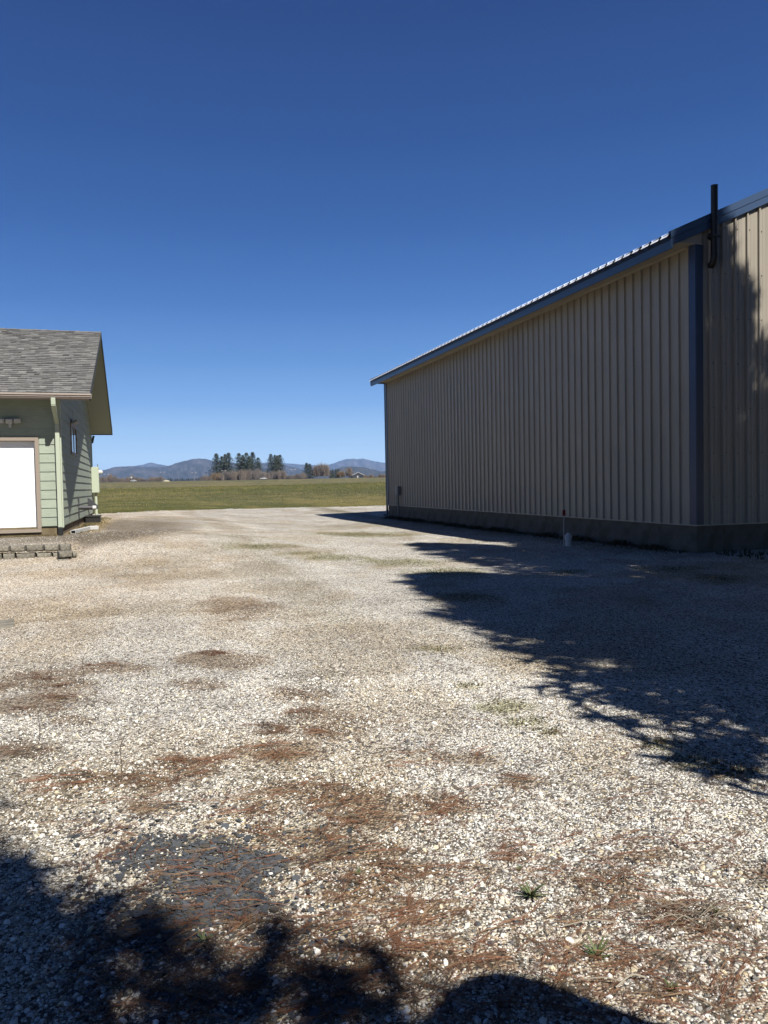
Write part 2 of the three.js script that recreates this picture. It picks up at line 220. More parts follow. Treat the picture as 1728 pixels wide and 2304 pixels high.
// ---------------------------------------------------------------- metal barn
const XW = 10.5, ZN = -12.88, ZF = -33.62, YB = 0.56, YT = 6.14, SL = 0.4426, XE = 9.9, XR = 22.7, XM = (XW + XR) / 2;
const barnTone = (r, g, b, k) => { const t = tex(256, 512, (i, j) => { const v = 232 + 14 * (tfbm(i / 256, j / 512, 6, 4) - 0.5) + 10 * (tnoise(i / 256 * 90, j / 512 * 6, 90) - 0.5) + k; return [v, v, v]; }); t.repeat.set(0.25, 0.25); return mat(rgb(r, g, b), { map: t, roughness: 0.42, metalness: 0 }); };
const M = {
  steel: [[0.60, 0.53, 0.425], [0.585, 0.52, 0.42], [0.615, 0.54, 0.43]].map(c => barnTone(...c, 0)), soffit: mat(rgb(0.6, 0.53, 0.42), { roughness: 0.5 }),
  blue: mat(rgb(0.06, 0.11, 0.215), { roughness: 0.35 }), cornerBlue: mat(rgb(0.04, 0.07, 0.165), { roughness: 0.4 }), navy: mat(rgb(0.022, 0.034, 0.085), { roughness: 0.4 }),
  roofBlue: mat(rgb(0.035, 0.08, 0.2), { roughness: 0.3, metalness: 0.3 }), galv: new THREE.MeshStandardMaterial({ color: rgb(0.85, 0.85, 0.85), roughness: 0.4, side: THREE.DoubleSide }),
  black: mat(rgb(0.012, 0.012, 0.012), { roughness: 0.55 }), white: mat(rgb(0.78, 0.78, 0.76), { roughness: 0.55 }), greyPlastic: mat(rgb(0.26, 0.27, 0.27), { roughness: 0.6 }), screw: mat(rgb(0.09, 0.075, 0.06), { roughness: 0.6 }), iron: mat(rgb(0.10, 0.10, 0.11), { roughness: 0.55, metalness: 0.4 }),
};
const concreteTex = tex(512, 512, (i, j) => { const u = i / 512, v = j / 512, a = tfbm(u, v, 5, 5), b = tnoise(u * 200, v * 200, 200), stain = 0.5 * smooth(0.40, 0.72, tfbm(u + 0.3, v, 7, 5)); const m = 172 + 50 * (a - 0.5) + 26 * (b - 0.5); return [m - 46 * stain, m - 52 * stain - 3, m - 64 * stain - 9]; });
const concrete = mat(rgb(0.50, 0.46, 0.40), { map: concreteTex, roughness: 0.95 });
function ribbed(u0, u1, pitch, first, at, v0, v1, rib = 0.04) {     // one sheet of rib panel; at(u, v, n) places a point, v0/v1 give its ends at u
  const us = [[u0, 0], [u1, 0]];
  for (let k = Math.ceil((u0 - first) / pitch) - 1; k * pitch + first < u1 + pitch; k++) {
    const c = first + k * pitch;
    for (const [d, n] of [[-0.034, 0], [-0.019, rib], [0.019, rib], [0.034, 0]]) us.push([c + d, n]);
    for (const m of [0.36, 0.64]) for (const [d, n] of [[-0.016, 0], [-0.007, 0.005], [0.007, 0.005], [0.016, 0]]) us.push([c + pitch * m + d, n]);
  }
  const pts = us.filter(p => p[0] >= u0 - 1e-6 && p[0] <= u1 + 1e-6).sort((a, b) => a[0] - b[0]), L = [];
  for (let i = 0; i + 1 < pts.length; i++) { const [a, n] = pts[i], [b, m] = pts[i + 1]; if (b - a < 1e-5) continue; L.push([at(a, v0(a), n), at(b, v0(b), m), at(b, v1(b), m), at(a, v1(a), n)]); }
  return quads(L);
}
{
  const barn = thing('metal_barn', 'long beige ribbed metal barn with blue trim and concrete footing', 'barn', [XW, 0, ZN]);
  const P = (n, g, m, l) => part(n, (Array.isArray(g) ? g : [g]).map(q => q.clone().translate(-XW, 0, -ZN)), m, barn, l);
  const rise = x => x <= XM ? 6.08 + SL * (x - XE) : 6.08 + SL * (2 * XM - x - XE);   // underside of the roof
  P('foundation', [uvScale(box(XW + 0.02, XR - 0.02, -0.3, YB, ZF + 0.02, ZN - 0.02), 9, 0.42)], concrete);
  P('base_trim', [box(XW - 0.03, XW + 0.01, YB - 0.015, YB + 0.012, ZF, ZN + 0.03), box(XW + 0.012, XR, YB - 0.015, YB + 0.012, ZN - 0.01, ZN + 0.03)], M.soffit);
  // side wall: three-rib sheets, each a piece
  const PS = 0.3108, PW = PS * 3;
  for (let z = -ZN; z < -ZF - 0.01; z += PW) P('wall_panel', ribbed(z, Math.min(z + PW, -ZF), PS, 13.37 - 5 * PS, (u, v, n) => V(XW - n, v, -u), () => YB + 0.012, () => YT + 0.04), M.steel[Math.round(z * 7) % 3]);
  for (let x = XW + 0.12; x < XR - 0.01; x += 0.9) {
    const x1 = Math.min(x + 0.9, XR);
    P('gable_panel', ribbed(x, x1, 0.3, 10.845, (u, v, n) => V(u, v, ZN + n), () => YB + 0.012, u => rise(u) - 0.005), M.steel[Math.round(x * 7) % 3]);
    P('gable_panel', ribbed(x, x1, 0.3, 10.845, (u, v, n) => V(u, v, ZF - n), () => YB + 0.012, u => rise(u) - 0.005), M.steel[Math.round(x * 7) % 3]);
  }
  P('wall_panel', quads([[V(XR, 0, ZN), V(XR, 0, ZF), V(XR, YT, ZF), V(XR, YT, ZN)]]), M.steel[0]);
  P('eave_return', [prism([V(XE + 0.02, 6.145, ZN - 0.004), V(XW + 0.14, 6.145, ZN - 0.004), V(XW + 0.14, rise(XW + 0.12), ZN - 0.004), V(XE + 0.02, 6.2, ZN - 0.004)], [V(XE + 0.02, 6.145, ZN + 0.012), V(XW + 0.14, 6.145, ZN + 0.012), V(XW + 0.14, rise(XW + 0.12), ZN + 0.012), V(XE + 0.02, 6.2, ZN + 0.012)]), box(XE + 0.02, XW + 0.14, 6.125, 6.142, ZN - 0.02, ZN + 0.05)], M.soffit);
  P('soffit', [box(XE + 0.02, XW, YT, YT + 0.02, ZF - 0.3, ZN - 0.02)], M.soffit);
  P('soffit_channel', [box(XW - 0.05, XW - 0.03, YT - 0.05, YT, ZF, ZN - 0.2)], M.soffit);
  // corner trims
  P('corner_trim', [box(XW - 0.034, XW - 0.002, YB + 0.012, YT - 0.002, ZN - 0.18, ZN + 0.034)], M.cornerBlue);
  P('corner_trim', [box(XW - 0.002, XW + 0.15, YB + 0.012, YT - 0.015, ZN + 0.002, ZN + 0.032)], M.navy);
  P('corner_trim', [box(XW - 0.034, XW + 0.01, YB + 0.012, YT - 0.002, ZF - 0.034, ZF + 0.17)], M.blue);
  // eave fascia in two steps, and a far downspout
  P('eave_fascia', [box(XE - 0.012, XE + 0.02, 5.995, 6.165, ZF - 0.32, ZN + 0.075)], M.blue);
  P('eave_fascia', [box(XE - 0.035, XE + 0.02, 6.169, 6.29, ZF - 0.34, ZN + 0.075)], M.navy);  // darker than the lower step: shadow under the drip edge put into the colour
  P('downspout', [box(XE + 0.05, XW + 0.02, 6.085, 6.135, ZF - 0.13, ZF - 0.06), box(XW - 0.05, XW + 0.03, 0.12, 6.085, ZF - 0.13, ZF - 0.05), box(XW - 0.2, XW + 0.02, 0.06, 0.13, ZF - 0.13, ZF - 0.05)], M.blue);
  // roof sheets running up the slope, with a folded drip edge
  const top = x => rise(x) + 0.21, x0 = XE - 0.075;
  for (let z = -(ZN + 0.075); z < -ZF + 0.3; z += PW) {
    const z1 = Math.min(z + PW, -ZF + 0.33), r = P('roof_panel', ribbed(z, z1, PS, 13.37 - 5 * PS, (u, v, n) => V(v, top(v) + n, -u), () => x0, () => XM, 0.032), M.roofBlue), L = [];
    for (let k = Math.floor(z / PS) - 1; k * PS < z1 + PS; k++) { const c = 13.37 - 43 * PS + k * PS, a = Math.max(c + 0.035, z), b = Math.min(c + PS - 0.035, z1); if (b - a > 0.03) L.push([V(x0, top(x0), -a), V(x0, top(x0), -b), V(x0 - 0.045, top(x0) - 0.054, -b), V(x0 - 0.045, top(x0) - 0.054, -a)]); }
    if (L.length) part('drip_edge', quads(L).translate(-XW, 0, -ZN), M.galv, r);
  }
  P('roof_panel', prism([V(XM, top(XM) - 0.01, ZN + 0.075), V(XR + 0.6, top(XR + 0.6) - 0.01, ZN + 0.075), V(XR + 0.6, top(XR + 0.6) - 0.06, ZN + 0.075), V(XM, top(XM) - 0.06, ZN + 0.075)], [V(XM, top(XM) - 0.01, ZF - 0.3), V(XR + 0.6, top(XR + 0.6) - 0.01, ZF - 0.3), V(XR + 0.6, top(XR + 0.6) - 0.06, ZF - 0.3), V(XM, top(XM) - 0.06, ZF - 0.3)]), M.roofBlue);
  P('roof_deck', prism([V(XE, rise(XE) + 0.205, ZN + 0.05), V(XM, rise(XM) + 0.19, ZN + 0.05), V(XM, rise(XM) + 0.002, ZN + 0.05), V(XW, rise(XW) + 0.002, ZN + 0.05)], [V(XE, rise(XE) + 0.205, ZF - 0.29), V(XM, rise(XM) + 0.19, ZF - 0.29), V(XM, rise(XM) + 0.002, ZF - 0.29), V(XW, rise(XW) + 0.002, ZF - 0.29)]), M.soffit);
  // rake trim at both gables: a lower board and a proud upper cap
  for (const [za, s] of [[ZN + 0.052, 1], [ZF - 0.3, -1]]) {
    const ring = (lo, hi, zz, xa, xb) => [V(xa, rise(xa) + lo, zz), V(xb, rise(xb) + lo, zz), V(xb, rise(xb) + hi, zz), V(xa, rise(xa) + hi, zz)];
    for (const [xa, xb] of [[XE - 0.03, XM - 0.002], [XM + 0.002, XR + 0.6]]) {
      P('rake_trim', prism(ring(-0.03, 0.11, za, xa, xb), ring(-0.03, 0.11, za + 0.025 * s, xa, xb)), M.blue);
      P('rake_cap', prism(ring(0.117, 0.262, za - 0.05 * s, xa, xb), ring(0.117, 0.262, za + 0.036 * s, xa, xb)), M.blue);
    }
  }
  const screws = [];
  for (let x = 10.845 + 0.05; x < 16; x += 0.3) for (let y = 1.1; y < rise(x) - 0.15; y += 0.9) screws.push(new THREE.CylinderGeometry(0.011, 0.011, 0.012, 6).rotateX(Math.PI / 2).translate(x + 0.02, y + 0.02 * hash(x * 10 | 0, y * 10 | 0), ZN + 0.004));
  for (let z = 13.37 + 0.05; z < -ZF; z += PS) for (let y = 1.1; y < YT; y += 0.9) screws.push(new THREE.CylinderGeometry(0.011, 0.011, 0.012, 6).rotateZ(Math.PI / 2).translate(XW - 0.004, y + 0.02 * hash(z * 10 | 0, y * 10 | 0), -z));
  P('screw', screws, M.screw).userData.kind = 'stuff';

  // stove pipe on the gable
  const pz = ZN + 0.115, px = 10.86, pipe = thing('stove_pipe', 'black metal stove pipe rising past the blue rake of the metal barn', 'pipe', [px, 5.8, pz]);
  const q = g => g.translate(-px, -5.8, -pz);
  part('flue', q(rod(V(px, 5.93, pz), V(px, 7.27, pz), 0.066, 0.066, 24)), M.black, pipe);
  const curve = new THREE.CatmullRomCurve3([V(px, 5.94, pz), V(px, 5.84, pz - 0.005), V(px, 5.76, pz - 0.05), V(px, 5.73, ZN - 0.02)]);
  part('elbow', q(new THREE.TubeGeometry(curve, 20, 0.073, 20)), M.black, pipe);
  for (const y of [6.05, 6.62]) part('section_joint', q(new THREE.CylinderGeometry(0.0705, 0.0705, 0.035, 24).translate(px, y, pz)), M.black, pipe);
  part('wall_bracket', q(mergeGeometries([box(px - 0.09, px + 0.09, 6.27, 6.30, pz - 0.10, pz + 0.075), box(px - 0.10, px + 0.10, 6.22, 6.35, ZN + 0.045, ZN + 0.052)])), M.iron, pipe);
  part('cap_ring', q(new THREE.TorusGeometry(0.066, 0.006, 8, 24).rotateX(Math.PI / 2).translate(px, 7.27, pz)), M.black, pipe);

  // conduit box on the far end of the side wall
  const cz = -31.75, ped = thing('conduit_box', 'grey utility box with conduit on the far end of the barn wall', 'utility box', [XW - 0.05, 0, cz]);
  part('cover', rbox(-0.13, 0, 1.02, 1.40, -0.14, 0.14, 0.015), M.greyPlastic, ped);
  part('conduit', rod(V(-0.06, -0.1, 0), V(-0.06, 1.03, 0), 0.045, 0.045, 14), M.greyPlastic, ped);

  const sp = onGround(1268, 1229), stake = thing('marker_stake', 'thin pale marker stake with red top beside the barn footing', 'stake', [sp.x, groundH(sp.x, sp.z), sp.z]);
  part('rod', rod(V(0, -0.1, 0), V(0.018, 0.72, 0), 0.009, 0.007, 8), M.white, stake);
  part('flag', rbox(-0.02, 0.055, 0.70, 0.83, -0.008, 0.008, 0.006), mat(rgb(0.32, 0.03, 0.03)), stake, 'small red flag');
  const wp = onGround(1279, 1229), pvc = thing('cleanout_pipe', 'short white plastic cleanout pipe with square capped top by the barn', 'pipe', [wp.x, groundH(wp.x, wp.z), wp.z]);
  part('pipe', new THREE.CylinderGeometry(0.075, 0.075, 0.3, 24).translate(0, 0.06, 0), M.white, pvc);
  part('cap', [new THREE.CylinderGeometry(0.087, 0.087, 0.09, 24).translate(0, 0.205, 0), new THREE.CylinderGeometry(0.07, 0.085, 0.02, 24).translate(0, 0.26, 0), rbox(-0.032, 0.032, 0.265, 0.31, -0.032, 0.032, 0.006)], M.white, pvc);
}

// ---------------------------------------------------------------- green garage
const GX = -2.01, GZ = -20.3, GB = 0.42, GL = -9.6, GR = -31.3, EZ = -19.65, EY = 3.80, RZ = -25.7, RY = 6.42, RAKE = -1.27;
const sideWood = tex(512, 128, (i, j) => { const u = i / 512, v = j / 128, m = 236 + 16 * (tnoise(u * 8, v * 64, 8 * 8) - 0.5) + 16 * (tfbm(u, v, 6, 4) - 0.5); return [m, m, m]; });
const G = {
  side: [0.97, 1.0, 1.03].map(k => mat(rgb(0.56 * k, 0.63 * k, 0.49 * k), { map: sideWood, roughness: 0.7 })), trim: mat(rgb(0.64, 0.71, 0.54), { roughness: 0.6 }),
  brown: mat(rgb(0.44, 0.355, 0.28), { roughness: 0.6 }), gutter: mat(rgb(0.58, 0.49, 0.42), { roughness: 0.45 }), door: new THREE.MeshStandardMaterial({ color: rgb(0.78, 0.78, 0.76), roughness: 0.5, side: THREE.DoubleSide }),
  soffit: mat(rgb(0.44, 0.49, 0.39), { roughness: 0.8 }), fascia: mat(rgb(0.06, 0.065, 0.05), { roughness: 0.7 }), tan: mat(rgb(0.62, 0.50, 0.30), { map: concreteTex, roughness: 0.95 }),
  glass: new THREE.MeshPhysicalMaterial({ color: rgb(0.02, 0.025, 0.03), roughness: 0.06, metalness: 0 }), lens: mat(rgb(0.75, 0.75, 0.7), { roughness: 0.25 }),
  shingle: [[0.235, 0.23, 0.218], [0.205, 0.20, 0.192], [0.175, 0.172, 0.165], [0.14, 0.138, 0.134], [0.265, 0.26, 0.245]].map(c => mat(rgb(c[0] * 1.75, c[1] * 1.75, c[2] * 1.75), { map: tex(128, 128, (i, j) => { const v = 205 + 100 * (tnoise(i, j, 128) - 0.5); return [v, v, v]; }), roughness: 1 })),
};
{
  const gar = thing('green_garage', 'pale green lap sided garage with grey shingle roof and white door', 'garage', [GX, GB, GZ]);
  const P = (n, g, m, parent = gar, l) => part(n, (Array.isArray(g) ? g : [g]).map(q => q.clone().translate(-GX, -GB, -GZ)), m, parent, l);
  const slope = (RY - EY) / (RZ - EZ), RE = 2 * RZ - EZ;                                  // rear eave
  const under = z => (z > RZ ? EY + slope * (z - EZ) : EY + slope * (RE - z) * -1 * -1) - 0.0;   // roof line height at z
  const roofY = z => z > RZ ? RY + slope * (z - RZ) : RY - slope * (z - RZ);
  const lapY0 = 0.643, lap = 0.221, frontTop = 4.02;
  P('foundation', uvScale(box(GL, GX - 0.03, -0.2, 0.62, GR, GZ - 0.03), 5, 0.5), G.tan);
  P('wall_core', [box(GL, GX - 0.02, 0.62, roofY(GZ) - 0.2, GR + 0.02, GZ - 0.35), prism([V(GX - 0.02, roofY(GZ) - 0.2, GZ - 0.36), V(GX - 0.02, roofY(GR) - 0.2, GR + 0.02), V(GX - 0.02, RY - 0.2, RZ)], [V(GL, roofY(GZ) - 0.2, GZ - 0.36), V(GL, roofY(GR) - 0.2, GR + 0.02), V(GL, RY - 0.2, RZ)])], G.side[1]);
  const dL = -7.5, dR = -2.585, dT = 2.72;                                                // door opening
  P('wall_core', [box(dR + 0.02, GX - 0.02, 0.62, 4.0, GZ - 0.35, GZ - 0.012), box(GL, dL, 0.62, 4.0, GZ - 0.35, GZ - 0.012), box(dL, dR + 0.02, dT + 0.02, 4.0, GZ - 0.35, GZ - 0.012)], G.side[1]);
  let k = 0;
  for (let y = lapY0; y < frontTop; y += lap, k++) {
    const y1 = Math.min(y + lap + 0.012, frontTop), bd = (xa, xb) => P('siding_board', prism([V(xa, y, GZ + 0.012), V(xa, y1, GZ - 0.006), V(xa, y1, GZ - 0.014), V(xa, y, GZ - 0.014)], [V(xb, y, GZ + 0.012), V(xb, y1, GZ - 0.006), V(xb, y1, GZ - 0.014), V(xb, y, GZ - 0.014)]), G.side[(k * 7) % 3]);
    if (y > dT + 0.06) bd(GL, GX - 0.1); else { bd(dR + 0.1, GX - 0.1); bd(GL, dL - 0.1); }
  }
  k = 0;
  for (let y = lapY0; y < RY - 0.3; y += lap, k++) {                                        // side wall boards, cut to the gable
    const y1 = y + lap + 0.012, lim = yy => { const d = Math.max(0, (RY - 0.17 - yy) / Math.abs(slope)); return [Math.max(GR, RZ - d), Math.min(GZ - 0.07, RZ + d)]; }, [a0, b0] = lim(y), [a1, b1] = lim(y1);
    P('siding_board', prism([V(GX + 0.014, y, a0), V(GX - 0.005, y1, a1), V(GX - 0.018, y1, a1), V(GX - 0.018, y, a0)], [V(GX + 0.014, y, b0), V(GX - 0.005, y1, b1), V(GX - 0.018, y1, b1), V(GX - 0.018, y, b0)]), G.side[(k * 5) % 3]);
  }
  P('corner_board', [box(GX - 0.1, GX + 0.022, 0.6, 4.0, GZ - 0.012, GZ + 0.022), box(GX - 0.01, GX + 0.022, 0.6, 4.0, GZ - 0.09, GZ - 0.014)], G.trim);
  P('corner_board', box(GX - 0.03, GX + 0.024, 0.6, 4.0, GR - 0.02, GR + 0.09), G.trim);
  // door in its opening, brown casing
  const door = P('garage_door', [rbox(dL + 0.012, dR - 0.012, 0.62, dT - 0.004, GZ - 0.16, GZ - 0.115, 0.01)], G.door);
  for (let s = 1; s < 4; s++) P('section_joint', box(dL + 0.02, dR - 0.02, 0.62 + s * 0.525 - 0.002, 0.62 + s * 0.525 + 0.002, GZ - 0.116, GZ - 0.1145), G.lens, door);
  P('bottom_seal', box(dL + 0.012, dR - 0.012, 0.595, 0.62, GZ - 0.16, GZ - 0.11), M.black, door);
  P('door_casing', [box(dR, dR + 0.085, 0.58, dT + 0.09, GZ - 0.12, GZ + 0.024)], G.brown); P('door_casing', [box(dL - 0.085, dL, 0.58, dT + 0.09, GZ - 0.12, GZ + 0.024)], G.brown); P('door_casing', [box(dL + 0.001, dR - 0.001, dT, dT + 0.09, GZ - 0.12, GZ + 0.024)], G.brown);
  P('sill', box(dL - 0.1, dR + 0.09, 0.5, 0.58, GZ - 0.2, GZ + 0.02), G.brown);
  // roof
  const slab = (za, zb) => prism([V(GL - 0.5, roofY(za), za), V(GL - 0.5, roofY(zb), zb), V(GL - 0.5, roofY(zb) - 0.15, zb), V(GL - 0.5, roofY(za) - 0.15, za)], [V(RAKE, roofY(za), za), V(RAKE, roofY(zb), zb), V(RAKE, roofY(zb) - 0.15, zb), V(RAKE, roofY(za) - 0.15, za)]);
  const roof = P('roof', [slab(EZ, RZ), slab(RZ - 0.001, RE)], G.soffit);
  P('rake_fascia', [[EZ, RZ - 0.002], [RZ + 0.002, RE]].map(([a, b]) => prism([V(RAKE, roofY(a) + 0.012, a), V(RAKE, roofY(b) + 0.012, b), V(RAKE, roofY(b) - 0.175, b), V(RAKE, roofY(a) - 0.175, a)], [V(RAKE + 0.02, roofY(a) + 0.012, a), V(RAKE + 0.02, roofY(b) + 0.012, b), V(RAKE + 0.02, roofY(b) - 0.175, b), V(RAKE + 0.02, roofY(a) - 0.175, a)])), G.fascia, roof);
  P('rear_fascia', box(GL - 0.5, RAKE, roofY(RE) - 0.18, roofY(RE) - 0.01, RE - 0.02, RE), G.fascia, roof);
  // shingles: courses of uneven tabs; those in view are pieces, the rest one part
  const len = Math.hypot(RZ - EZ, RY - EY), ux = (RZ - EZ) / len, uy = (RY - EY) / len, courses = 36, ex = len / courses, rest = [[], [], [], [], []]; let count = 0;
  const at = (x, s, n) => V(x, EY + uy * s - ux * n, EZ + ux * s + uy * n);
  for (let c = 0; c < courses; c++) for (let x = RAKE + 0.015; x > GL - 0.5;) {
    const w = rr(0.10, 0.25), xa = Math.max(x - w + 0.004, GL - 0.5), th = 0.016 + 0.022 * rnd(), s0 = c * ex - (c === 0 ? 0.03 : 0.0) - 0.01 * rnd(), s1 = Math.min((c + 1) * ex + 0.03, len), m = [0, 0, 1, 1, 2, 2, 3, 4][(rnd() * 8) | 0];
    const g = prism([at(xa, s0, 0.004), at(xa, s1, 0.002), at(xa, s1, 0.006), at(xa, s0, th + 0.006)], [at(x, s0, 0.004), at(x, s1, 0.002), at(x, s1, 0.006), at(x, s0, th + 0.006)]);
    if (x > -3.4 && c > 2 && count < 300) { P('shingle', g, G.shingle[m], roof); count++; } else rest[m].push(g);
    x -= w;
  }
  rest.forEach((g, i) => { if (g.length) P('shingle_rest', g, G.shingle[i], roof).userData.kind = 'stuff'; });
  for (let x = RAKE; x > GL - 0.5; x -= 0.3) { const a = RY + 0.018 + 0.006 * hash((x * 100) | 0, 4), b = a - 0.075; P('ridge_cap', prism([V(x, b, RZ + 0.16), V(x, a, RZ), V(x, b, RZ - 0.16), V(x, b - 0.012, RZ - 0.16), V(x, a - 0.014, RZ), V(x, b - 0.012, RZ + 0.16)], [V(x - 0.296, b - 0.01, RZ + 0.16), V(x - 0.296, a - 0.01, RZ), V(x - 0.296, b - 0.01, RZ - 0.16), V(x - 0.296, b - 0.022, RZ - 0.16), V(x - 0.296, a - 0.024, RZ), V(x - 0.296, b - 0.022, RZ + 0.16)]), G.shingle[1], roof); }
  // gutter: stepped profile, and the downspout with its offset
  const gp = [[0, 0], [0.075, 0], [0.085, 0.03], [0.10, 0.035], [0.10, 0.06], [0.122, 0.075], [0.122, 0.11], [0.112, 0.11], [0.112, 0.08], [0.09, 0.066], [0.09, 0.045], [0.075, 0.04], [0.066, 0.008], [0.008, 0.008], [0.008, 0.11], [0, 0.11]];
  const sh = new THREE.Shape(gp.map(p => new THREE.Vector2(p[0], p[1])));
  P('gutter', new THREE.ExtrudeGeometry(sh, { depth: RAKE + 0.05 - (GL - 0.5), bevelEnabled: false }).rotateY(-Math.PI / 2).applyMatrix4(new THREE.Matrix4().makeScale(1, 1, 1)).translate(RAKE + 0.05, EY - 0.125, EZ + 0.002), G.gutter);
  P('gutter_board', box(GL - 0.5, RAKE, EY - 0.16, EY - 0.012, EZ - 0.001, EZ + 0.0015), G.gutter);
  const dsx = GX - 0.055, tube = (a, b, w, d) => { const dir = b.clone().sub(a), n = dir.length(), g = new RoundedBoxGeometry(w, n + 0.03, d, 2, 0.012); g.applyQuaternion(new THREE.Quaternion().setFromUnitVectors(V(0, 1, 0), dir.normalize())); return g.translate((a.x + b.x) / 2, (a.y + b.y) / 2, (a.z + b.z) / 2); };
  P('downspout', [tube(V(dsx, EY - 0.13, EZ + 0.06), V(dsx, EY - 0.27, EZ + 0.05), 0.1, 0.075), tube(V(dsx, EY - 0.28, EZ + 0.05), V(dsx, EY - 0.66, GZ + 0.075), 0.1, 0.075), tube(V(dsx, EY - 0.66, GZ + 0.075), V(dsx, 0.62, GZ + 0.075), 0.1, 0.075)], G.trim);
  P('drain_boot', rbox(dsx - 0.055, dsx + 0.055, 0.36, 0.60, GZ + 0.03, GZ + 0.13, 0.012), M.black);
  P('downspout', tube(V(GX + 0.09, 3.55, GR - 0.02), V(GX + 0.03, 3.3, GR - 0.05), 0.08, 0.06), M.iron, gar);
  // small side window
  const win = P('window', [box(GX - 0.02, GX + 0.035, 2.50, 2.58, -24.62, -22.92), box(GX - 0.02, GX + 0.035, 3.30, 3.38, -24.62, -22.92), box(GX - 0.02, GX + 0.034, 2.581, 3.299, -23.0, -22.92), box(GX - 0.02, GX + 0.034, 2.581, 3.299, -24.62, -24.54), box(GX - 0.02, GX + 0.028, 2.581, 3.299, -23.79, -23.75)], G.brown);
  P('pane', box(GX - 0.015, GX + 0.016, 2.581, 3.299, -23.749, -23.001), G.glass, win); P('pane', box(GX - 0.015, GX + 0.016, 2.581, 3.299, -24.539, -23.791), G.glass, win);

  const fl = thing('flood_light', 'white three headed flood light on the shaded garage front', 'wall light', [-3.11, 3.2, GZ + 0.012]);
  part('base', rbox(-0.07, 0.07, -0.045, 0.06, 0, 0.05, 0.012), M.white, fl);
  for (const [x, a] of [[-0.16, 0.45], [0, 0], [0.16, -0.45]]) { const h = part('lamp_head', rbox(-0.075, 0.075, -0.06, 0.055, -0.03, 0.07, 0.015).rotateY(-a).rotateX(0.25).translate(x, x ? 0 : -0.012, 0.09), M.white, fl); part('lens', box(-0.058, 0.058, -0.045, 0.04, 0.071, 0.074).rotateY(-a).rotateX(0.25).translate(x, x ? 0 : -0.012, 0.09), G.lens, h); }
  part('sensor', [new THREE.CylinderGeometry(0.042, 0.03, 0.085, 18).translate(0.01, -0.13, 0.07), rbox(-0.02, 0.03, -0.1, -0.05, 0.03, 0.08, 0.01)], M.white, fl);

  const sl = thing('side_light', 'small twin lamp with bracket above the garage side window', 'wall light', [GX + 0.014, 3.42, -23.1]);
  part('base', rbox(0, 0.04, -0.06, 0.06, -0.06, 0.06, 0.01), M.greyPlastic, sl);
  part('antenna', rod(V(0.06, 0, 0.02), V(0.06, 0.32, 0.02), 0.005), M.greyPlastic, sl);
  for (const z of [-0.12, 0.1]) part('lamp_head', new THREE.CylinderGeometry(0.06, 0.035, 0.13, 18).rotateZ(-1.1).rotateY(z * 2).translate(0.12, -0.02, z), M.white, sl);

  const eb = thing('meter_box', 'tall pale green electric meter box on the far corner of the garage side', 'meter box', [GX + 0.014, 0, -30.7]);
  part('cabinet', rbox(0, 0.26, 1.40, 2.36, -0.22, 0.16, 0.012), G.trim, eb);
  part('meter', [new THREE.CylinderGeometry(0.09, 0.09, 0.06, 24).rotateZ(Math.PI / 2).translate(0.285, 2.16, 0), new THREE.SphereGeometry(0.085, 20, 12).scale(0.9, 1, 1).translate(0.33, 2.16, 0)], M.white, eb);
  part('conduit', rod(V(0.13, 0.2, 0), V(0.13, 1.41, 0), 0.05, 0.05, 14), G.trim, eb);
  part('weatherhead', rod(V(0.22, 2.35, -0.02), V(0.22, 2.46, -0.02), 0.02), M.greyPlastic, eb);

  const vp = thing('vent_pipe', 'dark vent pipe with white end sticking out low on the garage side', 'pipe', [GX + 0.014, 0.98, -24.6]);
  part('bracket', rbox(-0.004, 0.03, -0.34, 0.30, -0.05, 0.05, 0.008), M.iron, vp);
  part('pipe', rod(V(0, 0, 0), V(0.40, -0.01, 0), 0.06, 0.06, 18), M.iron, vp);
  part('end_cap', rod(V(0.40, -0.01, 0), V(0.50, -0.012, 0), 0.068, 0.06, 18), M.white, vp, 'white pipe end');
  const hd = single('exhaust_hood', prism([V(0, 0.22, 0.16), V(0.02, 0.22, 0.16), V(0.30, -0.04, 0.16), V(0.30, -0.16, 0.16), V(0, -0.16, 0.16)], [V(0, 0.22, -0.16), V(0.02, 0.22, -0.16), V(0.30, -0.04, -0.16), V(0.30, -0.16, -0.16), V(0, -0.16, -0.16)]), M.iron, 'dark sloped exhaust hood low on the garage side near the meter box', 'vent hood'); hd.position.set(GX + 0.014, 1.0, -28.6);
  const hb = groundH(GX + 0.25, -27.2), wb = thing('crate', 'black plastic crate on the ground against the garage side', 'crate', [GX + 0.25, hb, -27.2]);
  part('tub', rbox(-0.22, 0.22, -0.02, 0.20, -0.35, 0.35, 0.02), M.black, wb); part('rim', [rbox(-0.245, 0.245, 0.19, 0.235, -0.375, 0.375, 0.012)], M.black, wb);
  const a = V(GX + 0.20, 0, GZ - 0.25), b = V(GX + 0.44, 0, GZ - 1.9); a.y = groundH(a.x, a.z) + 0.05; b.y = groundH(b.x, b.z) + 0.055;
  const ds = thing('loose_downspout', 'loose white downspout length lying on the ground beside the garage corner', 'downspout', [a.x, a.y, a.z]), dd = b.clone().sub(a), L = dd.length();
  const hollow = new THREE.Shape([[-0.06, -0.045], [0.06, -0.045], [0.06, 0.045], [-0.06, 0.045]].map(p => new THREE.Vector2(...p))); hollow.holes.push(new THREE.Path([[-0.05, -0.036], [-0.05, 0.036], [0.05, 0.036], [0.05, -0.036]].map(p => new THREE.Vector2(...p))));
  part('tube', new THREE.ExtrudeGeometry(hollow, { depth: L, bevelEnabled: false }).applyQuaternion(new THREE.Quaternion().setFromUnitVectors(V(0, 0, 1), dd.clone().normalize())), M.white, ds);
